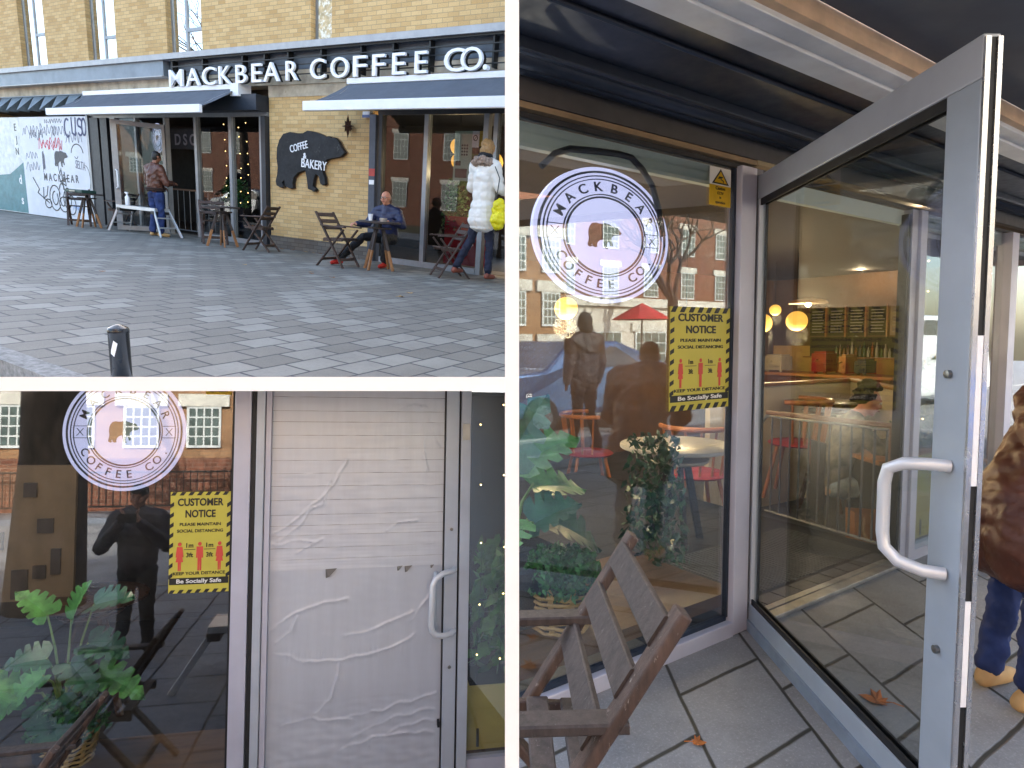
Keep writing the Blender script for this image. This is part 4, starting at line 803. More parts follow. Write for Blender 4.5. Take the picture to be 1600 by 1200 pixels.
MB().box(1.062, 1.104, -.058, -.0455, 2.0, 2.09).build('keep_plate', mat('pale_plate', 'c9c4b8', .5), dj, bevel=.003)
dd = thing('taped_door', 'closed door covered with horizontal strips of wrinkled silver tape and a smooth lower sheet', 'door')
MB().box(.034, .06, -.04, .01, .02, 2.6).build('stile', FRM2, dd); MB().box(.968, .974, -.03, .01, .02, 2.6).build('gasket', GSK, dd); MB().box(.974, 1.045, -.045, .01, .02, 2.6).build('stile', FRM, dd, bevel=.004)
# tape: real overlapping strips with ridges and folds
TAPE = mat('silver_tape', 'bdc1ca', .42, .2, var=.035, sc=2, stretch=(10, 1, 1), bmp=.0)
def seg(px, pz, ax, az, bx, bz):
    dx, dz = bx-ax, bz-az; t = max(0, min(1, ((px-ax)*dx+(pz-az)*dz)/(dx*dx+dz*dz))); qx, qz = ax+dx*t, az+dz*t
    return math.hypot(px-qx, pz-qz), ((px-ax)*dz-(pz-az)*dx)
def folds(x, z, P, w, h):
    x += .014*noise.noise(Vector((x*11, z*11, 7))); z += .016*noise.noise(Vector((x*13, z*9, 2)))+.004*noise.noise(Vector((x*60, z*60, 5)))
    b = 0
    for L in P:
        if not (min(p[0] for p in L)-w*3 < x < max(p[0] for p in L)+w*3 and min(p[1] for p in L)-w*3 < z < max(p[1] for p in L)+w*3): continue
        for i_, (a, c) in enumerate(zip(L, L[1:])):
            d, s = seg(x, z, *a, *c)
            if d < w*4: b = max(b, h*(.35+.65*min(1, 6*min(i_, len(L)-1-i_)/len(L)+.2))*math.exp(-(d/w)**1.2*(1.0 if s > 0 else 2.5)))
    return b
UP = [[(.07, 1.5), (.16, 1.56), (.26, 1.64), (.33, 1.7), (.4, 1.8), (.44, 1.9)], [(.1, 1.47), (.2, 1.54), (.25, 1.62), (.33, 1.66), (.36, 1.78)], [(.86, 2.1), (.85, 1.95), (.87, 1.82)], [(.88, 2.13), (.93, 2.0), (.95, 1.97)], [(.2, 1.4), (.27, 1.45), (.32, 1.47)], [(.66, 1.5), (.72, 1.55), (.82, 1.56)], [(.72, 2.16), (.8, 2.19), (.86, 2.17)], [(.07, 1.45), (.2, 1.47), (.3, 1.46)]]
LO = [[(.06, 1.0), (.15, 1.06), (.25, 1.11), (.36, 1.14), (.46, 1.155)], [(.1, .94), (.18, 1.0), (.2, 1.06)], [(.46, .95), (.6, .98), (.72, 1.03), (.8, 1.06)], [(.12, .88), (.25, .83), (.42, .83), (.6, .85), (.72, .88), (.82, .94)], [(.4, .62), (.43, .72), (.43, .82)], [(.3, .55), (.38, .62), (.42, .74)], [(.42, .5), (.6, .54), (.8, .58), (.94, .61)], [(.5, .42), (.7, .5), (.93, .53)], [(.14, .5), (.3, .53), (.5, .5)], [(.8, 1.02), (.86, 1.1), (.93, 1.2)], [(.6, .36), (.75, .45), (.94, .47)], [(.45, .36), (.6, .4), (.8, .41), (.93, .4)]]
rnd = random.Random(3); NX = 150
def grid(name, z0, z1, nz, fn, y0, edge=None):
    m = MB(); vs = []; fs = []
    for j in range(nz+1):
        for i in range(NX+1):
            x = .061+(.966-.061)*i/NX; z = z0+(z1-z0)*j/nz
            if edge and j == 0: z += edge(x)
            vs.append((x, y0-fn(x, z), z))
    fs = [(j*(NX+1)+i, j*(NX+1)+i+1, (j+1)*(NX+1)+i+1, (j+1)*(NX+1)+i) for j in range(nz) for i in range(NX)]
    m.add(vs, fs); return m.build(name, TAPE, dd, True)
z = 1.31; k = 0
while z < 2.5:
    h = rnd.uniform(.05, .078); zz = z
    def fn(x, q, zz=zz, h=h, k=k):
        f = (q-zz)/h
        return .0005+.0034*(1-f)+folds(x, q, UP, .006, .0045)+.0012*noise.noise(Vector((x*9, q*24, k)))+.0005*noise.noise(Vector((x*3, q*120, k*3)))
    tilt = rnd.uniform(-.006, .006); grid('tape_strip', z+.0005, z+h-.0012, 10, fn, -.012, lambda x, t=tilt: t*(x-.5)*.3+.0016*noise.noise(Vector((x*14, k, 0)))); z += h; k += 1
def fl2(x, q):
    s = 1 if q > .6 else 1+1.6*(.6-q)
    w = .002*noise.noise(Vector((x*5, q*5, 1)))*1.5+.0016*s*noise.noise(Vector((x*14, q*30, 2)))*(1 if q < .62 else .25)
    return folds(x, q, LO, .011, .0042)+w+(.003*max(0, noise.noise(Vector((x*70, q*6, 4))))*sum(math.exp(-((q-(.86+.05*(x-.45)**2))/.03)**2) for _ in (0,)) if .15 < x < .8 else 0)
grid('lower_sheet', .12, 1.315, 200, fl2, -.013)
MB().box(.061, .966, -.0105, -.009, 1.3, 2.55).build('lip_shadow_backing', mat('underside_and_lip_shadow', '6d6b6a', .5, .2, var=.2), dd)  # dark sheet painting the shadow lines between the tape strips
m = MB()
for x, s in ((.345, .04), (.72, .02), (.76, .028), (.9, .014)): m.add([(x, -.018, 1.312), (x+s*1.5, -.0185, 1.315), (x+s*.5, -.024, 1.312-s), (x+.002, -.018, 1.312-s*1.2)], [(0, 1, 2, 3)])
m.build('peeled_corners', mat('underside_and_lip_shadow', '6d6b6a', .5, .2, var=.2), dd)
MB().tube([(1.03, -.045, 1.29), (1.01, -.085, 1.292), (.96, -.115, 1.288), (.92, -.125, 1.265), (.905, -.125, 1.23), (.9, -.125, 1.02), (.905, -.125, .99), (.925, -.12, .965), (.965, -.11, .955), (1.01, -.08, .955), (1.03, -.045, .957)], .0155, 14).build('door_handle', mat('handle_white_grey', 'd6d8dc', .35, .25, var=.04), dd, True)
MB().tube([(.93, -.02, 1.27), (.925, -.05, 1.24), (.925, -.05, 1.0), (.94, -.02, .965)], .012, 10).build('inner_handle_rim', FRM, dd, True)
for zz in (1.51, .76):
    m = MB(); m.T = Matrix.Translation((1.01, -.045, zz)) @ Matrix.Rotation(R(90), 4, 'X'); m.lathe([(.009, 0), (.009, .006), (.003, .007)], 14); m.build('lock_cylinder', STEELB, dd, True)
MB().box(.95, .962, -.05, -.012, .44, .47).build('latch_gap', GSK, dd)
w3 = thing('shop_window', 'narrow shop window right of the taped door with a yellow crate and fairy lights behind', 'window'); MB().box(1.12, 2.4, 0, .006, .24, 2.6).build('pane', G2, w3); MB().box(1.112, 2.4, -.03, .03, .12, .24).build('sill', FRM2, w3)
# stickers and signs on the glass
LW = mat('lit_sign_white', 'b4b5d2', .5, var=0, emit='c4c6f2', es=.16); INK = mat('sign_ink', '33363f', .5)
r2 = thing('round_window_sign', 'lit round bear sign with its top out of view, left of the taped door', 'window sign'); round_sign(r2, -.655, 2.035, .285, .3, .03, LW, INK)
n2 = thing('distancing_notice', 'yellow customer distancing notice with red figures beside the taped door', 'notice'); notice(n2, -.425, -.137, 1.215, 1.73, -.004)
c2 = thing('caution_sticker', 'bottom edge of a yellow sticker at the top of the lower left window', 'sticker'); caution(c2, -.27, -.147, 2.232, 2.44, -.003)
# inside the window
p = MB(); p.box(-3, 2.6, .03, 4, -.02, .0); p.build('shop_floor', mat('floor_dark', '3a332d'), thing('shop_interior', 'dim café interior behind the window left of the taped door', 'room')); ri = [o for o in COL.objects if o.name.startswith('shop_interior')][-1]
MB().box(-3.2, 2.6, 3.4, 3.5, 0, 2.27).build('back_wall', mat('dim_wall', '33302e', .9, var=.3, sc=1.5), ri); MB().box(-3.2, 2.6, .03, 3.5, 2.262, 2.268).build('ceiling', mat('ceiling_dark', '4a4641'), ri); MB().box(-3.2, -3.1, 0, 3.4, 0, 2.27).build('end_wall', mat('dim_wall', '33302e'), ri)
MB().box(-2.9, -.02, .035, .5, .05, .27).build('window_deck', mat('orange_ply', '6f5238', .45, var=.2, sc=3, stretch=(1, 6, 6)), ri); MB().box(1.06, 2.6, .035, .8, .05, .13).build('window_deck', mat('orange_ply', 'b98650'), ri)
pb = thing('pin_board', 'cream board with dark framed cards inside the far left of the lower window', 'board', (-1.75, 1.5, 0)); MB().box(-.35, .28, 0, .03, .78, 1.72).build('board', mat('cream_board', '6f5c46', .8, var=.1), pb)
for x, zz, w_, h_ in ((-.0, 1.55, .08, .1), (.1, 1.3, .1, .1), (.17, 1.05, .06, .18), (-.05, .9, .1, .2), (.07, .98, .08, .09), (-.2, 1.2, .09, .12)): MB().box(x-w_/2, x+w_/2, -.015, 0, zz-h_/2, zz+h_/2).build('framed_card', mat('card_dark', '2b2320', .5), pb)
tb = thing('cafe_table', 'round dark table inside the lower window behind the monstera leaves', 'table', (-1.35, 1.5, 0)); table_mesh(tb, mat('dark_varnish', '4f3626', .3, var=.3, sc=5), mat('dark_varnish', '4f3626'), mat('dark_varnish', '4f3626'), .36, .8)
MV = [((-.1, -.05, .5), (-.32, -.12, .28), .2), ((.12, -.02, .66), (.36, -.05, .58), .24), ((.0, .05, .78), (.1, .0, 1.02), .22), ((-.05, -.12, .62), (-.24, -.2, .62), .24), ((.2, -.06, .5), (.46, -.08, .34), .22), ((.06, -.1, .58), (.24, -.2, .42), .2), ((-.15, .1, .8), (-.32, .1, .95), .2)]
monstera('monstera_plant', 'monstera with broad split leaves in the lower window left of the taped door', (-1.02, .34, .272), MV+[((-.02, -.14, .36), (.1, -.3, .18), .26), ((-.2, -.05, .4), (-.45, -.15, .5), .3), ((.1, .1, .85), (.34, .05, .9), .24)], 'monstera plants in the shop windows', s=.92)
def basket(label, loc, r, h, seed):
    t = thing('wicker_basket', label, 'basket', loc); WK = mat('wicker', 'c9a66a', .6, var=.3, sc=20); m = MB()
    for k in range(7): z = h*k/6; rr = r*(.8+.2*k/6); m.tube([(rr*math.cos(a*.35), rr*math.sin(a*.35), z+.006*math.sin(a*3+k)) for a in range(19)], .008, 6, False)
    m.build('woven_bands', WK, t, True)
    for k in range(10): a = k*.628; MB().bar((r*.79*math.cos(a), r*.79*math.sin(a), 0), (r*1.01*math.cos(a), r*1.01*math.sin(a), h+.04), .022, .006, up=(math.cos(a), math.sin(a), 0)).build('stake', WK, t)
    MB().lathe([(r*.7, 0), (r*.78, h*.8), (.01, h*.8)], 16).build('liner', mat('soil_dark', '241d17', .9), t)
    return t
basket('wicker basket with trailing leaves in the bottom left corner behind the lower window', (-.98, .3, .272), .14, .16, 1)
bushy('trailing_plant', 'dense small leaved green plant spilling from the basket in the lower window', (-.98, .28, .42), .2, .2, 1500, FERN, 9, ls=.022, pot=0)
def crate(label, x0, x1, y, z0, z1, D=.4):
    t = thing('yellow_crate', label, 'crate'); YC = mat('yellow_crate_paint', 'd8c372', .55, var=.08, sc=4, wear=('efe3ae', 10, .66))
    MB().box(x0, x1, y, y+.02, z0, z1).build('front', YC, t, bevel=.004); MB().box(x0, x0+.02, y+.021, y+D, z0, z1).build('side', YC, t); MB().box(x1-.02, x1, y+.021, y+D, z0, z1).build('side', YC, t)
    MB().box(x0+.06, x0+.075, y-.006, y, z0+.02, z0+.12).build('clip', STEELB, t)
    MB().box(x0+.021, x1-.021, y+.021, y+D, z1-.06, z1-.05).build('soil', mat('soil_dark', '241d17'), t); return t
crate('pale yellow planter crate behind the window right of the taped door', 1.12, 1.72, .05, .245, .6)
bushy('crate_plant', 'green leafy plant growing from the yellow crate right of the taped door', (1.42, .4, .58), .26, .75, 420, LEAFG, 12, ls=.08, pot=0)
l_ = bpy.data.lights.new('interior_fill', 'POINT'); l_.energy = 9; l_.color = (1, .86, .68); l_.shadow_soft_size = .02; o_ = bpy.data.objects.new('interior_fill', l_); COL.objects.link(o_); o_.parent = ri; o_.location = (-1.0, .5, 2.255)  # fill light added to brighten the plants behind the window
l_ = bpy.data.lights.new('interior_fill', 'POINT'); l_.energy = 4; l_.color = (1, .86, .68); l_.shadow_soft_size = .02; o_ = bpy.data.objects.new('interior_fill', l_); COL.objects.link(o_); o_.parent = ri; o_.location = (1.6, .6, 2.25)  # second added fill, behind the narrow window
fairy('string of tiny warm lights behind the window right of the taped door', [[(1.2+.14*k, .2, 2.2), (1.22+.14*k, .2, 1.2), (1.18+.14*k, .2, .2)] for k in range(3)], 6, 5, .0045)
# outside, near the glass
ch = thing('folding_chair', 'wooden folding chair whose back post tip rises at the bottom left before the lower window', 'chair', (-.874, -.58, 0), R(-90), 'folding wooden chairs outside the shop'); chair_mesh(ch, WOODC, WOODD)
# behind the viewer: what the close windows mirror
hum = human('person', 'photographer in dark padded jacket holding a phone up, mirrored in the lower window', (-1.35, -2.39, 0), R(178), dict(STAND, elL=(.3, -.12, 1.16), elR=(-.3, -.12, 1.16), wrL=(.09, -.27, 1.42), wrR=(-.09, -.27, 1.42), hdL=(-.4, -.1, .9), hdR=(.4, -.1, .9), plL=(0, 1, 0), plR=(0, 1, 0), anL=(.14, -.1, .09)), mat('dark_plum_padded', '2a2126', .6, var=.3, sc=5), BLK, BLK, SKIN2, None, BLK, 'cap', jr=1.25, sc=.83)
MB().box(-.08, .08, -.37, -.36, 1.44, 1.53).build('phone', BLACK, hum)
sl2 = thing('step_ladder', 'aluminium step platform with black hinge, mirrored in the lower window beside the taped door', 'step ladder', (-.3, -1.8, 0)); MB().box(-.32, .5, -.15, .15, .43, .48).build('deck', AL, sl2)
for sx, x0 in ((-1, -.28), (1, .46)):
    l = MB()
    for y in (-.14, .14): l.bar((x0, y, .44), (x0+sx*.28, y*1.2, 0), .022, .05)
    l.bar((x0+sx*.14, -.15, .22), (x0+sx*.14, .15, .22), .03, .03); lo = l.build('leg', AL, sl2); MB().box(x0-.05, x0+.05, -.155, .155, .37, .43).build('hinge', BLACK, lo)
far(sl2); far(hum)
far(brick_block('brick_building', 'orange brick building with white framed windows mirrored left of the taped door', -11, 1.2, -15, -9.9, 7.5, OB, PW, 11, 3, wz=1.2, wh=.8, ww=.62, lower=RB, lh=1.0))
fn = thing('street_railing', 'dark iron street railing mirrored low in the window left of the taped door', 'railing'); far(fn)
MB().box(-11, 1, -9.62, -9.59, .75, .78).build('top_rail', BLACK, fn); MB().box(-11, 1, -9.62, -9.59, .12, .15).build('bottom_rail', BLACK, fn); m = MB()
for i in range(100): MB().box(-11+i*.12, -10.985+i*.12, -9.612, -9.6, .15, .8).build('bar', BLACK, fn)
hd = thing('blue_hoarding', 'blue painted hoarding across the street mirrored right of the taped door', 'hoarding'); far(hd); MB().box(1.4, 9, -9.9, -9.8, 0, 1.35).build('panel', mat('hoarding_blue', '2c5aa0', .5, var=.3, sc=2, wear=('8fb2dd', 5, .66)), hd)
bt = far(brick_block('office_building', 'cream building with banded windows mirrored above the blue hoarding', 1.6, 11, -24, -16, 9, mat('cream_render', 'cbbfa6', .8, var=.1), PW, 7, 5, wz=.9, wh=1.0, ww=.95))
far(car('parked_car', 'silver grey car mirrored in the narrow window right of the taped door', (3.1, -7.6, -.1), R(180), mat('car_grey', '6e747c', .3, .6, var=.02)))
far(bare_tree('street_tree', 'thick leaning street tree trunk mirrored at the left of the lower window', (-2.75, -4.0, 0), 8, .3, 21))
# ================================================================ place 3: the door open after the tape came off
CUR[0] = 3
G3 = glass('window_glass_open', .13, 'f2f5f5', .02, .5); GD = glass('door_leaf_glass', .05, 'e6e9e9', .0, .14)
BLUEF = mat('blue_grey_door_paint', 'a3adb9', .4, .12, var=.06, sc=4, wear=('c9d3da', 14, .74)); DOORTOP = FRM
SLABS = paving('shop_slabs', .5, .41, .695, .5, -.084, -.44, '92908f', joint='37342c', mort=.010, stain=.85)
p = MB(); p.add([(-7, -3.4, 0), (16, -3.4, 0), (16, -.015, 0), (-7, -.015, 0)], [(0, 1, 2, 3)])
g3 = struct('pavement', p, SLABS)
p = MB(); p.add([(0, -8.2, -.1), (26, -8.2, -.1), (26, -3.4, -.1), (0, -3.4, -.1)], [(0, 1, 2, 3)]); r3 = struct('road', p, mat('asphalt', '5a5a5a'))
p = MB(); p.add([(0, -16, .0), (26, -16, 0), (26, -8.2, 0), (0, -8.2, 0)], [(0, 1, 2, 3)]); p3 = struct('far_pavement', p, mat('side_slabs', '77767a'))
p = MB(); p.box(1.5, 16, -3.55, -3.4, -.12, .01); k3 = far(struct('kerb', p, MATS['kerb_granite']))
m = MB()
for y in (-5.7, -4.6):
    for i in range(9): m.box(2+i*2.4, 3.2+i*2.4, y, y+.1, -.096, -.092)
far(struct('road_markings', m, mat('road_white', 'c9c9c4', .7, var=.2)))
# the fixed window on the left
wl = thing('shop_window', 'tall pale framed shop window with the whole round sign, left of the open door', 'window')
MB().box(-.158, -.05, -.04, .03, .0, 2.14).build('frame', FRM2, wl, bevel=.004); MB().box(-.173, -.1585, -.01, .015, .08, 2.13).build('gasket', mat('dark_blue_gasket', '1d2838', .5), wl); MB().box(-3.6, -.158, -.045, .03, -.01, .065).build('sill', FRM2, wl, bevel=.004); MB().box(-3.6, -.173, -.012, .015, .066, .085).build('gasket', MATS['dark_blue_gasket'], wl)
MB().box(-3.6, -.173, -.0, .006, .085, 2.13).build('pane', G3, wl); MB().box(-3.6, 6.5, -.012, .015, 2.131, 2.15).build('gasket', GSK, wl)
MB().box(-3.6, -.05, -.04, .0, 2.151, 2.172).build('head_rail', mat('bronze_edge', '9a8468', .35, .5), wl)
MB().box(-3.6, 6.5, .02, .05, 2.045, 2.13).build('inner_fascia', mat('grey_green_fascia', 'b5c4c2', .6, var=.05), wl)
MB().box(-.045, .0, -.035, .03, 0, 2.14).build('hinge_jamb', mat('jamb_grey', '6d6d73', .45, .3), wl)  # hinge-side jamb, darker grey than the frame beside it
# doorway and the windows to its right
wr = thing('shop_window', 'row of pale framed shop windows to the right of the open doorway', 'window'); 
MB().box(1.47, 1.54, -.03, .04, 0, 2.13).build('frame', FRM2, wr); MB().box(1.44, 1.4695, -.02, .03, 0, 2.1).build('gasket', GSK, wr); MB().box(1.54, 1.62, -.05, .04, 0, 2.13).build('frame', FRM2, wr, bevel=.004)
for x in (2.95, 4.6, 6.2): MB().box(x, x+.12, -.05, .04, 0, 2.13).build('frame', FRM2, wr)
MB().box(1.62, 6.5, -.045, .03, -.01, .065).build('sill', FRM2, wr)
for a, c in ((1.62, 2.95), (3.07, 4.6), (4.72, 6.2)): MB().box(a, c, 0, .006, .065, 2.13).build('pane', G3, wr)
th = thing('threshold', 'worn aluminium threshold strip across the open doorway', 'threshold'); MB().box(0, 1.44, -.06, .0, .0, .022).build('outer_strip', mat('worn_aluminium', 'a8a5a0', .4, .6, var=.2, sc=12), th, bevel=.004); MB().box(0, 1.44, .012, .05, .0, .018).build('inner_strip', MATS['worn_aluminium'], th)
# overhead: shutter housing, beam, awning
sh = thing('shutter_housing', 'long black ribbed shutter housing above the open door', 'shutter housing')
MB().box(-3.6, 8, -.045, -.0, 2.174, 2.5).build('face_board', mat('dark_brown_board', '3d3a39', .6, var=.15), sh)
for k, (y, r_) in enumerate(((-.075, .022), (-.135, .03), (-.2, .02))): MB().tube([(-3.6, y, 2.262), (8, y, 2.262)], r_, 14).build('rib', SHUT, sh, True)
MB().box(-3.6, 8, -.24, -.22, 2.235, 2.5).build('rib', SHUT, sh, bevel=.003); MB().box(-3.6, 8, -.46, -.245, 2.27, 2.5).build('soffit', SHUT, sh); MB().tube([(-3.6, -.455, 2.268), (8, -.455, 2.268)], .009, 8).build('bead', SHUT, sh, True); MB().box(-3.6, 8, -.6, -.462, 2.275, 2.5).build('soffit', SHUT, sh)
bm_ = thing('awning_beam', 'pale grey metal beam running overhead above the open door', 'beam'); MB().box(-3.6, 8, -.69, -.602, 2.235, 2.34).build('beam', mat('pale_beam', 'd0d3d5', .5, .1, var=.1, wear=('7d7d7c', 9, .7)), bm_, bevel=.003); MB().box(-3.6, 8, -.755, -.6905, 2.245, 2.34).build('beam', MATS['pale_beam'], bm_, bevel=.003); MB().box(-3.6, 8, -.785, -.7555, 2.262, 2.33).build('sunlit_edge_strip', mat('sunlit_edge_peach', 'd9b894', .7, var=.15, sc=6), bm_)  # pale strip paints the sunlit edge between beam and awning
aw = thing('awning', 'dark navy awning cloth sagging overhead above the open door', 'awning'); m = MB(); vs = []; n = 14; q = 40
for i in range(n+1):
    for j in range(q+1):
        f = i/n; x = -3.6+11*j/q; vs.append((x, -.787-.85*f, 2.322+.02*f-.05*math.sin(f*3.1)+(.01*math.sin(x*9+f*9)*(1-f)+.02*noise.noise(Vector((x*2, f*3, 0))))*min(1, f*4)))
m.add(vs, [(i*(q+1)+j, i*(q+1)+j+1, (i+1)*(q+1)+j+1, (i+1)*(q+1)+j) for i in range(n) for j in range(q)]); m.build('fabric', FABR, aw, True)
roof3 = MB(); roof3.box(-3.6, 9, -.6, 6, 2.51, 2.85); ro = thing('shop_building', 'dark upper storey over the ceiling above the open door', 'building'); roof3.box(-3.6, 9, -.79, -.601, 2.345, 2.85); roof3.build('upper_storey', YB, ro)  # second box fills the gap over the beam, added to keep sun out
# the open door leaf
od = thing('open_glass_door', 'tall blue grey framed glass door swung wide open towards the viewer with white D handle', 'door', (-.0, -.02, 0), math.atan2(-.8342, -.5515))
W_ = 1.385
def leaf(x0, x1, z0, z1, nm, mm, b=.004): return MB().box(x0, x1, -.022, .022, z0, z1).build(nm, mm, od, bevel=b)
leaf(.0, W_, 2.005, 2.11, 'top_rail', FRM); leaf(0, .05, .125, 2.0045, 'hinge_stile', FRM); leaf(1.262, W_, .125, 2.0045, 'lock_stile', BLUEF); leaf(0, W_, .015, .1245, 'bottom_rail', BLUEF)
MB().box(.0, W_, .0225, .034, .0, .05).build('weather_bar', mat('blue_weather_bar', '8b98a8', .4, .2), od, bevel=.004); MB().box(.0, W_, -.034, -.0225, .0, .05).build('weather_bar', MATS['blue_weather_bar'], od)
g_ = MB(); g_.box(.05, 1.262, .008, .016, .125, .15); g_.box(.05, 1.262, .008, .016, 1.975, 2.0045); g_.box(.05, .062, .008, .016, .15, 1.975); g_.box(1.25, 1.262, .008, .016, .15, 1.975); g_.box(.05, 1.262, -.016, -.008, .125, .15); g_.box(.05, 1.262, -.016, -.008, 1.975, 2.0045); g_.build('gasket', GSK, od)
MB().box(.05, 1.262, -.003, .003, .125, 2.0045).build('pane', GD, od)
e_ = MB(); e_.box(W_+.0005, W_+.008, -.021, -.008, .02, 2.1); e_.box(W_+.0005, W_+.008, .009, .021, .02, 2.1); e_.build('edge_channel', mat('bright_edge', 'bfc0c4', .25, .8, var=.05), od); MB().box(W_+.0005, W_+.003, -.0075, .0085, .02, 2.1).build('edge_gasket', GSK, od)
for za, zb in ((1.0, 1.38), (.42, .7)):
    MB().box(W_+.004, W_+.007, -.007, .008, za, zb).build('lock_plate', WHITE, od)
for zz in (1.28, .54):
    m = MB(); m.T = Matrix.Translation((1.32, -.0225, zz)) @ Matrix.Rotation(R(90), 4, 'X'); m.lathe([(.011, 0), (.011, .01), (.004, .012)], 16); lo = m.build('lock_cylinder', STEELB, od, True)
HND = mat('handle_white_grey', 'c7cad0')
MB().tube([(1.335, -.022, 1.04), (1.32, -.07, 1.043), (1.29, -.115, 1.04), (1.255, -.135, 1.02), (1.245, -.138, .98), (1.245, -.138, .84), (1.25, -.135, .8), (1.28, -.115, .77), (1.315, -.07, .755), (1.335, -.022, .752)], .017, 16).build('door_handle', HND, od, True)
# signs on the window
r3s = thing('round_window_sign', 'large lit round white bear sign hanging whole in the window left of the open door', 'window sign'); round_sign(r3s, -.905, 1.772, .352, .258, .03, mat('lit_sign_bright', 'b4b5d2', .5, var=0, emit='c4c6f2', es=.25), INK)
m = MB(); m.tube([(-1.22, .03, 1.99), (-1.17, .014, 2.04), (-1.1, .0135, 2.068), (-1.0, .0135, 2.078), (-.86, .0135, 2.088), (-.79, .0135, 2.085), (-.73, .0135, 2.05), (-.67, .0135, 1.99), (-.62, .02, 1.9), (-.585, .03, 1.8)], .0125, 8); tag(m.build('power_cable', BLACK, None, True), 'thick black cable curving over the top of the large round sign', 'cable')
n3 = thing('distancing_notice', 'yellow customer distancing notice with striped border below the round sign, beside the open door', 'notice'); notice(n3, -.57, -.178, 1.068, 1.51, -.004)
c3 = thing('caution_sticker', 'white and yellow camera warning sticker high in the window beside the open door', 'sticker'); caution(c3, -.333, -.19, 1.955, 2.118, -.003)
# interior
rm = thing('cafe_interior', 'warm café room with wooden ceiling edge seen through the open doorway', 'room')
MB().box(.0, 1.75, .052, 3.2, -.4, -.002).build('entrance_floor', mat('black_ribbed_mat', '2c2c2e', .85, var=.3, sc=90, bmp=.4), rm)
MB().box(-3.6, .0, .04, 5, -.5, -.36).build('lower_floor', mat('cafe_floor', '4a4d50', .6, var=.25, sc=2), rm); MB().box(1.751, 9, .04, 5.4, -.5, -.36).build('lower_floor', mat('cafe_floor', '4a4d50'), rm)
MB().box(-3.6, 9, 5.3, 5.4, -.4, 2.5).build('back_wall', mat('cafe_back_wall', '6a4f3a', .8, var=.25, sc=1.2), rm); MB().box(8.2, 8.3, .04, 5.3, -.4, 2.5).build('end_wall', mat('cafe_back_wall', '6a4f3a'), rm)
MB().box(-3.6, 8.2, .05, 5.3, 2.45, 2.5).build('ceiling', mat('cafe_ceiling', '3a2f2a', .8, var=.2), rm)
MB().box(-3.5, -.02, .05, .75, .1, .16).build('window_deck', mat('orange_ply', 'b98650'), rm)
fm = MB()
for i in range(9): fm.box(.12+i*.16, .12+i*.16+.15, .07, .16, .0, .006)
tag(fm.build('floor_tiles', mat('dark_tile', '45464a', .5, var=.2)), 'row of dark tiles along the inner edge of the doorway mat', 'tiles')
mt = thing('door_mat', 'dark ribbed mat with diagonal weave just inside the open doorway', 'mat'); m = MB()
for i in range(46): m.bar((.12+i*.032, .19, .004), (.12+i*.032-.0, .82, .004), .016, .008)
o_ = m.build('ribs', mat('mat_grey', '55534f', .9, var=.2, sc=40), mt)
rr = thing('railing', 'grey metal railing with thin upright bars and wooden handrail inside the open doorway', 'railing')
a_, b_ = Vector((1.72, 1.05, 0)), Vector((1.58, .08, 0)); up = Vector((0, 0, 1))
MB().bar(a_+up*.815, b_+up*.83, .05, .03).build('handrail', mat('rail_wood', '6b4a33'), rr, bevel=.003); MB().bar(a_+up*.785, b_+up*.8, .04, .012).build('flat_bar', mat('dark_rail_metal', '5c5f64', .45, .4), rr); MB().bar(a_+up*.06, b_+up*.06, .03, .012).build('bottom_bar', ALU, rr)
for k in range(12): q_ = lerp(a_, b_, (k+.5)/12); MB().tube([q_+up*.06, q_+up*.79], .0075, 6).build('bar', mat('dark_rail_metal', '5c5f64', .45, .4), rr)
MB().bar(b_+up*.0, b_+up*.84, .045, .045).build('end_post', mat('rail_wood', '6b4a33'), rr); MB().tube([a_+Vector((.0, .08, 0)), a_+Vector((0, .08, .7)), a_+Vector((0, .0, .8))], .014, 8).build('end_post', ALU, rr, True)
lw = thing('low_wall', 'low cream panelled wall with wooden cap behind the seated man with dark curls', 'wall'); CRM = mat('cream_panel', 'c9bba4', .6, var=.06); CAP = mat('cap_wood', '8f5c33', .45, var=.2)
def wallseg(a, c, z): MB().bar((a[0], a[1], z/2-.2), (c[0], c[1], z/2-.2), .06, z+.4, up=(0, 0, 1)).build('panel', CRM, lw); MB().bar((a[0], a[1], z+.015), (c[0], c[1], z+.015), .1, .035).build('cap', CAP, lw)
wallseg((2.4, 2.15), (4.73, 2.0), .89); wallseg((4.70, 1.96), (3.5, .8), .89)
bi = human('person', 'young man with dark curly hair in camouflage shirt leaning on the wooden table inside', (2.75, 1.02, -.36), R(47), dict(head=(0, -.2, 1.2), yaw=.1, pitch=.3, neck=(0, -.09, 1.07), chest=(0, -.03, .86), hip=(0, .1, .52), shL=(.18, -.06, .98), shR=(-.18, -.06, .98), elL=(.24, -.26, .8), elR=(-.22, -.24, .8), wrL=(.06, -.42, .84), wrR=(-.02, -.43, .82), hpL=(.1, .04, .48), hpR=(-.1, .04, .48), knL=(.16, -.4, .5), knR=(-.12, -.36, .5), anL=(.14, -.3, .08), anR=(-.12, -.62, .1), hdL=(-.7, -.4, .1), hdR=(.5, -.6, 0), thL=(0, 0, 1), thR=(0, 0, 1), plL=(0, 1, 0), plR=(0, 1, 0)), mat('camouflage', '6f6a5a', .8, var=.75, sc=11), mat('pale_grey_jeans', '8b98a6', .8, var=.5, sc=6), mat('white_sole_shoe', '8a4a38'), SKIN, None, HAIRD, 'curly', jr=1.05, eyes=True)
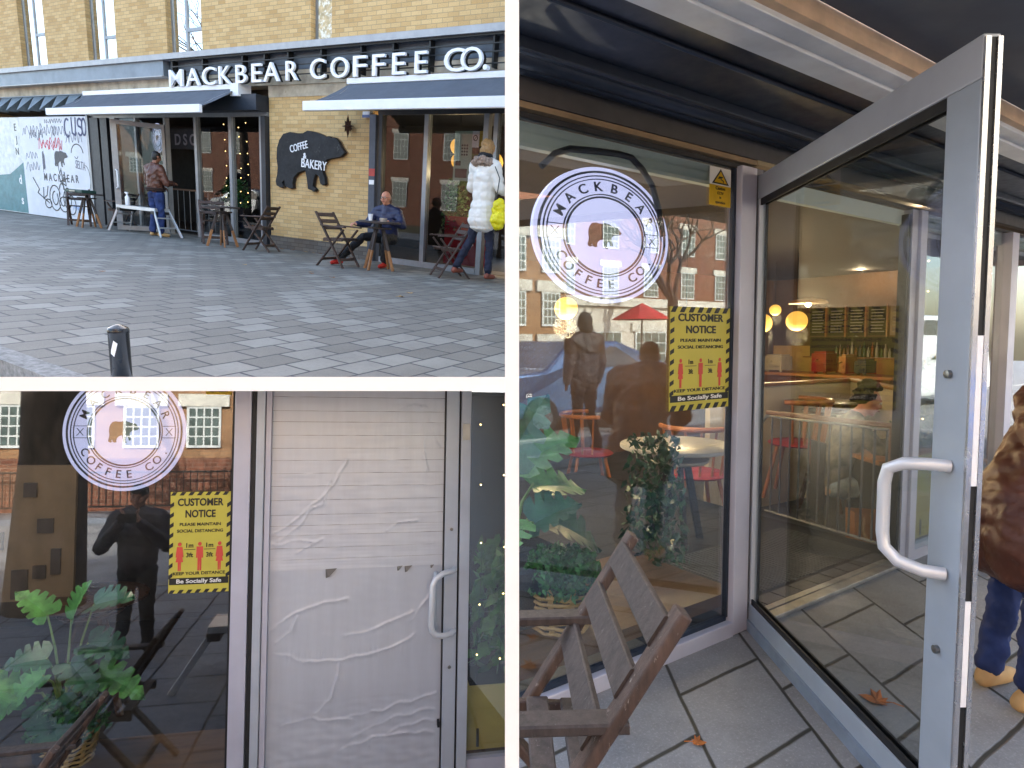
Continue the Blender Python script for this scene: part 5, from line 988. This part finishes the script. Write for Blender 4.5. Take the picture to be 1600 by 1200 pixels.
tb = thing('wooden_table', 'rustic wooden plank table with dark sides in front of the man with curly hair', 'table', (2.9, .62, 0), R(-33)); MB().box(-.35, .55, -.28, .28, .395, .43).build('tabletop', mat('rustic_plank', 'a8713d', .5, var=.4, sc=5, stretch=(1, 8, 8), bmp=.2), tb, bevel=.004); MB().box(-.3, .5, -.24, .24, -.36, .394).build('dark_base', mat('table_base_dark', '181b1f', .7), tb)
po = thing('potted_plant', 'green leafy plant in a small white pot on the wooden table inside', 'potted plant', (2.66, .45, .43)); MB().lathe([(.035, 0), (.05, .09), (.052, .095), (.01, .09)], 14).build('pot', WHITE, po, True); m = MB()
for k in range(9): a = k*.7; monstera_leaf(m, (.03*math.cos(a), .03*math.sin(a), .12), (.16*math.cos(a), .16*math.sin(a), .2+.05*(k % 3)), .09, (0, 0, 1))
m.build('leaves', LEAFD, po)
sk = thing('skateboard', 'dark skateboard leaning upright with pale wheels behind the railing', 'skateboard', (2.0, .8, .1), R(60)); m = MB(); m.box(-.1, .1, 0, .012, -.12, .5); m.build('deck', BLACK, sk, bevel=.005)
for x in (-.06, .06):
    for zz in (.13,): m = MB(); m.T = Matrix.Translation((x, -.03, zz)) @ Matrix.Rotation(R(90), 4, 'Y'); m.lathe([(.01, -.018), (.028, -.016), (.028, .016), (.01, .018)], 16); m.build('wheel', mat('wheel_cream', 'cfa98a', .5), sk, True)
bg_ = thing('paper_bag', 'brown paper bag with rope handles on the floor by the railing end', 'bag', (1.95, .38, -.12), R(-30)); m = MB(); m.add([(-.14, -.06, 0), (.14, -.06, 0), (.14, .06, 0), (-.14, .06, 0), (-.17, -.08, .3), (.15, -.07, .26), (.16, .07, .27), (-.15, .06, .3)], [(0, 3, 2, 1), (0, 1, 5, 4), (1, 2, 6, 5), (2, 3, 7, 6), (3, 0, 4, 7)]); m.build('bag', mat('kraft_paper', 'a8703f', .8, var=.15), bg_)
MB().tube([(-.1, -.07, .26), (-.11, -.09, .16), (-.05, -.1, .06), (.0, -.09, .02), (.05, -.1, .08), (.08, -.08, .24)], .012, 8).build('rope_handle', mat('rope', 'b98f62', .8, var=.3, sc=40), bg_, True)
def windsor(label, loc, rz, sc=1., red=False):
    t = thing('windsor_chair', label, 'chair', loc, rz, 'wooden spindle chairs inside the café', sc); OW = mat('orange_chair_wood', 'a4683f', .4, var=.2, sc=8)
    MB().lathe([(.02, .42), (.2, .42), (.22, .435), (.2, .45), (.02, .45)], 20).build('seat', mat('red_cushion', '9c2a2a', .8) if red else OW, t, True)
    arc_ = [(.25*math.cos(a), .25*math.sin(a), .78) for a in [R(-10+200*i/16) for i in range(17)]]
    MB().tube(arc_, .018, 8).build('back_rail', OW, t, True)
    for i in range(1, 16, 2): p_ = arc_[i]; MB().tube([(p_[0]*.78, p_[1]*.78, .45), (p_[0]*.98, p_[1]*.98, .78)], .009, 6).build('spindle', OW, t, True)
    for sx, sy in ((1, 1), (-1, 1), (1, -1), (-1, -1)): MB().tube([(sx*.12, sy*.12, .42), (sx*.2, sy*.2, 0)], .015, 8).build('leg', OW, t, True)
    return t
wc = windsor('orange spindle chair with red cushion inside, right of the notice in the window', (1.75, 1.75, -.3), R(150), 1.2, True)
dup(wc, 'spindle chair back left of the curly haired man, by the cream wall', (3.1, 1.65, -.15), R(200)); dup(wc, 'small spindle chair in the middle of the left window behind the monstera', (1.9, 3.3, -.36), R(60))
tr_ = thing('cafe_table', 'round wooden table beside the spindle chair by the cream wall', 'table', (3.7, 1.7, -.36)); table_mesh(tr_, mat('dark_varnish', '4f3626'), mat('dark_varnish', '4f3626'), mat('dark_varnish', '4f3626'), .4, 1.1)
tr_ = thing('cafe_table', 'round table behind the left window glass under the distancing notice', 'table', (.75, 1.1, -.36)); table_mesh(tr_, mat('pale_tabletop', '9a958a', .4, var=.1), BLACK, BLACK, .38, 1.02)
# counter and wall far inside
ct = thing('coffee_counter', 'dark coffee counter with shining machines at the back of the café', 'counter'); MB().box(6.3, 6.9, 2.3, 5.2, -.36, .82).build('counter_body', mat('counter_wood', '5a3220', .6, var=.2), ct); MB().box(6.25, 6.95, 2.25, 5.2, .82, .86).build('counter_top', CAP, ct)
for k, (y, w_, h_, c_) in enumerate(((2.75, .16, .2, '2d2c2e'), (3.0, .1, .26, 'a07040'), (3.35, .22, .3, '7d1d1a'), (4.1, .3, .24, 'b0a48c'), (4.6, .25, .3, '9fae4a'))):
    e = thing('coffee_machine' if k in (0, 2) else 'food_container', ('small black grinder', 'tall amber jar', 'red coffee machine', 'cream cake box', 'green snack tin')[k]+' on the coffee counter at the back of the café', 'machine' if k in (0, 2) else 'container', (6.55, y, .861)); m = MB(); m.box(-.15, .15, -w_/2, w_/2, .03, h_); m.box(-.12, .12, -w_/2+.02, w_/2-.02, h_+.001, h_+.03); m.box(-.17, -.151, -w_/2+.02, w_/2-.02, h_*.35, h_*.55); m.lathe([(.02, 0), (.03, .03)], 8, (-.1, -w_/2+.04, 0)); m.lathe([(.02, 0), (.03, .03)], 8, (-.1, w_/2-.04, 0)); m.tube([(-.17, 0, h_*.7), (-.24, 0, h_*.65)], .012, 6); m.build('casing', mat(('black_enamel', 'amber_glass', 'red_enamel', 'cream_card', 'green_tin')[k], c_, .35, .2), e, bevel=.01)
mw = thing('warm_wall_panel', 'glowing cream tiled wall behind the coffee counter', 'wall'); MB().box(8.1, 8.15, 2.0, 5.2, .6, 1.25).build('tiles', mat('cream_tile', 'e0b56a', .4, var=.1), mw)
for k in range(5):
    e = thing('menu_board', ('black chalk menu board, far left one of the row', 'black chalk menu board, second of the row', 'black chalk menu board in the middle of the row', 'black chalk menu board, fourth of the row', 'pale menu board at the right end of the row')[k]+' above the coffee counter', 'menu board', (7.0, 3.72-k*.3, 1.42), 0, 'menu boards above the coffee counter')
    MB().box(-.01, .0, -.125, .125, 0, .42).build('board', mat('chalk_black', '1c1c1d', .7) if k < 4 else mat('pale_board', '8c7b6a', .7), e); MB().box(-.03, -.012, -.15, -.126, -.02, .45).build('frame', CAP, e)
    m = MB()
    for j in range(8): m.box(-.014, -.011, -.1+.01*(j*7 % 4), .09-.012*(j*5 % 5), .05+j*.045, .063+j*.045)
    m.build('chalk_lines', mat('chalk_grey', '9a948c', .8), e)
sf_ = thing('bottle_shelf', 'dark shelf crowded with cups and bottles under the menu boards', 'shelf'); MB().box(6.9, 7.1, 2.3, 3.9, 1.08, 1.1).build('board', CAP, sf_); MB().box(7.1, 7.12, 2.3, 3.9, 1.1, 1.4).build('back_panel', mat('shelf_back', '2a2320', .7), sf_)
rnd = random.Random(4); BC = [('brown', '6b3a1e'), ('dark green', '2a3f2a'), ('pale grey', '8a8378'), ('dark red', '4a1614'), ('slate', '3a3d44')]; BM = [mat('bottle_'+n.replace(' ', '_'), c, .25, var=0) for n, c in BC]
ORD = 'first second third fourth fifth sixth seventh eighth ninth tenth eleventh twelfth thirteenth fourteenth fifteenth sixteenth seventeenth eighteenth'.split()
for k in range(18):
    y = 3.42-k*.06; bi_ = rnd.randrange(5); h_ = rnd.uniform(.12, .24); m = MB(); m.lathe([(.02, 0), (.022, h_*.6), (.009, h_*.8), (.009, h_), (.002, h_)], 8); o = m.build('bottle', BM[bi_], None, True); o.location = (7.0, y, 1.101); tag(o, ('tall ' if h_ > .18 else 'short ')+BC[bi_][0]+' bottle, '+ORD[k]+' from the left on the shelf under the menu boards', 'bottle', 'bottles on the café shelf')
human('person', 'barista in red top working behind the coffee counter', (7.35, 3.3, -.36), R(-80), dict(STAND, pitch=.4), mat('red_top', '9c1c1c', .7), BLK, BLK, SKIN, None, HAIRD, 'short', hands=False, vox=.02)
globe_lamp((5.0, 2.85, 1.6), .13, 'round yellow globe lamp seen through the door glass, right one of the pair', 'yellow globe lamps seen through the open door', 9)
globe_lamp((4.85, 3.25, 1.58), .13, 'round yellow globe lamp close to the hinge side of the door glass', 'yellow globe lamps seen through the open door', 9)
globe_lamp((5.6, 3.55, 1.78), .08, 'smallest yellow globe lamp, higher than its two neighbours', 'yellow globe lamps seen through the open door', 4)
globe_lamp((.35, 1.8, 1.6), .085, 'yellow globe lamp behind the left window below the round sign', 'yellow globe lamps behind the left window', 8)
globe_lamp((1.6, 1.75, 1.5), .1, 'yellow globe lamp at the top left corner of the notice, behind the glass', 'yellow globe lamps behind the left window', 8)
pl = thing('pendant_lamp', 'wide flat pendant lamp with glowing bulb seen through the door glass', 'lamp', (3.9, 2.05, 1.75)); MB().lathe([(.2, 0), (.18, .03), (.05, .06), (.01, .06)], 24).build('shade', mat('shade_brass', 'c98a4a', .4, .4), pl, True); MB().ell((0, 0, -.005), (.03, .03, .03)).build('bulb', mat('bulb_glow', 'fff0c0', .5, var=0, emit='ffd890', es=25), pl, True)
for loc, e in (((3.1, .6, 2.43), 7), ((7.6, 3.4, 2.43), 8), ((1.0, 2.0, 2.43), 1.5)):
    l = bpy.data.lights.new('interior_fill', 'POINT'); l.energy = e; l.color = (1, .75, .45); l.shadow_soft_size = .03; o = bpy.data.objects.new('interior_fill', l); COL.objects.link(o); o.parent = rm; o.location = loc  # added fill lights without fixtures, brightening the café and seated man
# window display behind the left glass
monstera('monstera_plant', 'large bright monstera in the window left of the open door', (-1.12, .4, .162), [((.06, .0, .62), (.3, -.08, .72), .28), ((-.02, -.05, .66), (.1, -.12, .9), .25), ((-.1, -.1, .45), (-.3, -.2, .36), .3), ((.12, -.08, .42), (.36, -.16, .26), .28), ((-.15, .0, .55), (-.36, -.05, .72), .26), ((.02, -.14, .42), (.16, -.25, .5), .24), ((.2, .1, .5), (.5, .1, .44), .24)], 'monstera plants in the shop windows', s=1.1)
bushy('trailing_plant', 'dense small leaved plant above the wicker basket, bottom left of the open door view', (-.96, .22, .34), .19, .14, 2200, FERN, 19, ls=.02, pot=0)
basket('wicker basket holding the small leaved plant behind the front chair', (-.96, .24, .165), .15, .16, 2)
bushy('window_fern', 'feathery dark plant behind the notice beside the doorway', (.0, .6, .1), .2, .75, 900, LEAFD, 23, ls=.03)
crate('yellow planter crate in the narrow window right of the doorway', 1.8, 2.85, .03, .08, .62, .12); bushy('crate_plant', 'dark green leaves above the yellow crate right of the doorway', (2.4, .2, .6), .18, .6, 400, LEAFD, 33, ls=.07, pot=0)
fairy('strings of tiny warm lights in the windows right of the open doorway', [[(1.75+.3*k, .12, 2.0), (1.78+.3*k, .12, 1.1), (1.72+.3*k, .12, .15)] for k in range(6)], 7, 6, .006)
# outside, near
cf = thing('folding_chair', 'weathered brown folding chair with three dark back slats, nearest in front of the window', 'chair', (-1.855, -.72, 0), R(-124+0), 'folding wooden chairs outside the shop', 1.0); chair_mesh(cf, WOODC, WOODD)
far_man = human('person', 'man in brown jacket and jeans partly out of view right of the open door', (.26, -.98, .0), R(58), dict(STAND, head=(0, -.42, 1.46), neck=(0, -.3, 1.36), chest=(0, -.16, 1.14), hip=(0, 0, .84), hpL=(.09, 0, .76), hpR=(-.09, 0, .76), shL=(.19, -.24, 1.3), shR=(-.19, -.24, 1.3), elL=(.27, -.3, 1.04), elR=(-.25, -.2, 1.02), wrL=(.2, -.45, .94), wrR=(-.14, -.45, .94), knL=(.12, -.05, .5), ftL=(.3, -1, 0), ftR=(-.3, -1, 0)), JK, JEAN, TAN, SKIN2, None, HAIRD, 'short', jr=1.35, tr_r=.95, sc=.86, coat=.7, jdisp=.012)
LO3 = mat('dry_leaf_orange', 'b8692c', .75, var=.35, sc=25)
for loc, s, rz, lab in (((-.17, -.69, 0), .06, .4, 'large orange brown maple leaf lying behind the door glass on the slabs'), ((-1.1, -.26, 0), .045, 2.0, 'orange leaf curled under the front wooden chair'), ((-.93, -.47, 0), .03, 4.0, 'small brown leaf at the bottom edge right of the front chair'), ((-.84, -.1, 0), .03, 1.0, 'brown leaf against the window sill behind the chair back'), ((1.9, -.22, 0), .06, 3.0, 'pale curled leaf beyond the door edge near the windows'), ((1.75, -.4, 0), .05, 5.0, 'brown leaf on the slabs beside the jeans'), ((-.72, -.06, 0), .02, 2., 'tiny leaf in the joint under the window frame corner')): maple(loc, s, rz, lab, 'fallen leaves around the open door', LO3)
# across the street, mirrored in this window
far(brick_block('brick_building', 'orange brick building mirrored at the left edge of the open door view', 1.0, 6.6, -16, -9.4, 4.0, OB, PW, 6, 3, wz=.5, wh=.75, ww=.5, trim='e6dfcf'))
far(brick_block('white_shop', 'low white shop with awning mirrored behind the round sign', 6.9, 18, -16, -11.5, 2.3, mat('pale_render', 'd6cfc2', .8, var=.1), PW, 6, 1, wz=.3, wh=1.3, ww=1.3, lower=mat('shop_dark', '3a3330', .7), lh=.3))
far(brick_block('brick_terrace', 'long red brick terrace with white sash windows mirrored in the door glass', 10, 34, -24, -18, 9, RB, PW, 10, 3, wz=3.2, wh=1.2, ww=.9))
pa = thing('red_parasol', 'red café parasol across the street mirrored in the window', 'parasol', (8.9, -9.3, 0)); far(pa); MB().lathe([(.75, 1.85), (.4, 2.05), (.02, 2.25)], 10).build('canopy', mat('parasol_red', 'c93237', .7), pa); MB().tube([(0, 0, 0), (0, 0, 2.2)], .025, 8).build('pole', STEELB, pa)
far(car('parked_car', 'blue grey car mirrored at the left edge of the window', (4.1, -6.6, -.1), R(0), mat('car_blue', '4a6a94', .25, .5, var=.02), L=3.6)); far(car('parked_van', 'white van parked by the kerb beyond the door edge', (12.5, -4.9, -.1), R(0), mat('van_white', 'd5d9de', .35, .1, var=.02), L=4.8, van=True))
far(human('person', 'passer-by in dark hooded coat mirrored below the round sign', (2.62, -4.2, -.02), R(10), dict(STAND, anL=(.14, .12, .09), anR=(-.1, -.12, .09)), mat('dark_plum_padded', '2a2126'), BLK, BLK, SKIN2, None, BLK, 'hood', jr=1.25, hands=False, sc=.97))
far(bare_tree('street_tree', 'bare tree across the road mirrored beside the distancing notice', (10.3, -9.6, 0), 5.5, .16, 31))
b3 = thing('bollard', 'slim dark bollard at the kerb mirrored in the window', 'bollard', (4.6, -5.0, 0)); far(b3); MB().lathe([(.06, -.1), (.06, .95), (.03, 1.0), (.01, 1.0)], 14).build('post', mat('gloss_black', '121317'), b3, True)
# ================================================================ put every place where it stands and trim what passes behind the boards
bpy.context.view_layer.update()
EYEv = EYE
tops = [o for o in COL.objects if o.parent is None and o.type in {'MESH', 'EMPTY'}]
for o in tops:
    k = SETOF.get(o.name, 0)
    o.matrix_world = PLACE[k] @ o.matrix_basis
bpy.context.view_layer.update()
CI = CW.inverted()
def cam_planes(k):   # (normal in world, point) keep side = +normal
    X = CW @ Vector((1, 0, 0)); Y = CW @ Vector((0, 1, 0)); e = HT+.0004
    if k == 1: return [(-X, EYE-X*e), (-Y, EYE-Y*e)]
    if k == 2: return [(-X, EYE-X*e), (Y, EYE+Y*e)]
    if k == 3: return [(X, EYE+X*e)]
    return []
def root(o):
    while o.parent: o = o.parent
    return o
FILL = {'glass': 0}
dead = []
for o in list(COL.objects):
    if o.type != 'MESH': continue
    r = root(o); k = SETOF.get(r.name, 0)
    if k == 0 or r.name in NOCLIP: continue
    Mw = o.matrix_world; bb = [Mw @ Vector(c) for c in o.bound_box]
    if not o.data.vertices or max((CI @ (c - EYE)).z for c in bb) < .3: continue
    if all((c - pt).dot(nrm) > 0 for nrm, pt in cam_planes(k) for c in bb): continue
    if any(all((c - pt).dot(nrm) < 0 for c in bb) for nrm, pt in cam_planes(k)): dead.append(o); continue
    for nrm, pt in cam_planes(k):
        ds = [(Mw @ v.co - pt).dot(nrm) for v in o.data.vertices]
        if not ds: break
        if max(ds) < 0: dead.append(o); break
        if min(ds) < 0:
            if o.data.users > 1: o.data = o.data.copy()
            Mi = Mw.inverted(); pl = Mi @ pt; ln = (Mw.to_3x3().transposed() @ nrm).normalized()
            bm = bmesh.new(); bm.from_mesh(o.data)
            q = bmesh.ops.bisect_plane(bm, geom=bm.verts[:]+bm.edges[:]+bm.faces[:], plane_co=pl, plane_no=ln, clear_inner=True, dist=1e-6)
            ed = [e for e in q['geom_cut'] if isinstance(e, bmesh.types.BMEdge)]
            if ed and len(ed) < 400:
                try: bmesh.ops.holes_fill(bm, edges=ed, sides=0)
                except Exception: pass
            bm.to_mesh(o.data); bm.free()
for o in dead: 
    for c in o.children: 
        if c.type == 'MESH' and c not in dead:
            mw = c.matrix_world.copy(); c.parent = root(o) if root(o) != o else None; c.matrix_world = mw
for o in dead: bpy.data.objects.remove(o)
for _ in range(2):
    for o in list(COL.objects):
        if o.type == 'EMPTY' and not o.children: bpy.data.objects.remove(o)
        elif o.type == 'MESH' and len(o.data.vertices) == 0 and not o.children: bpy.data.objects.remove(o)
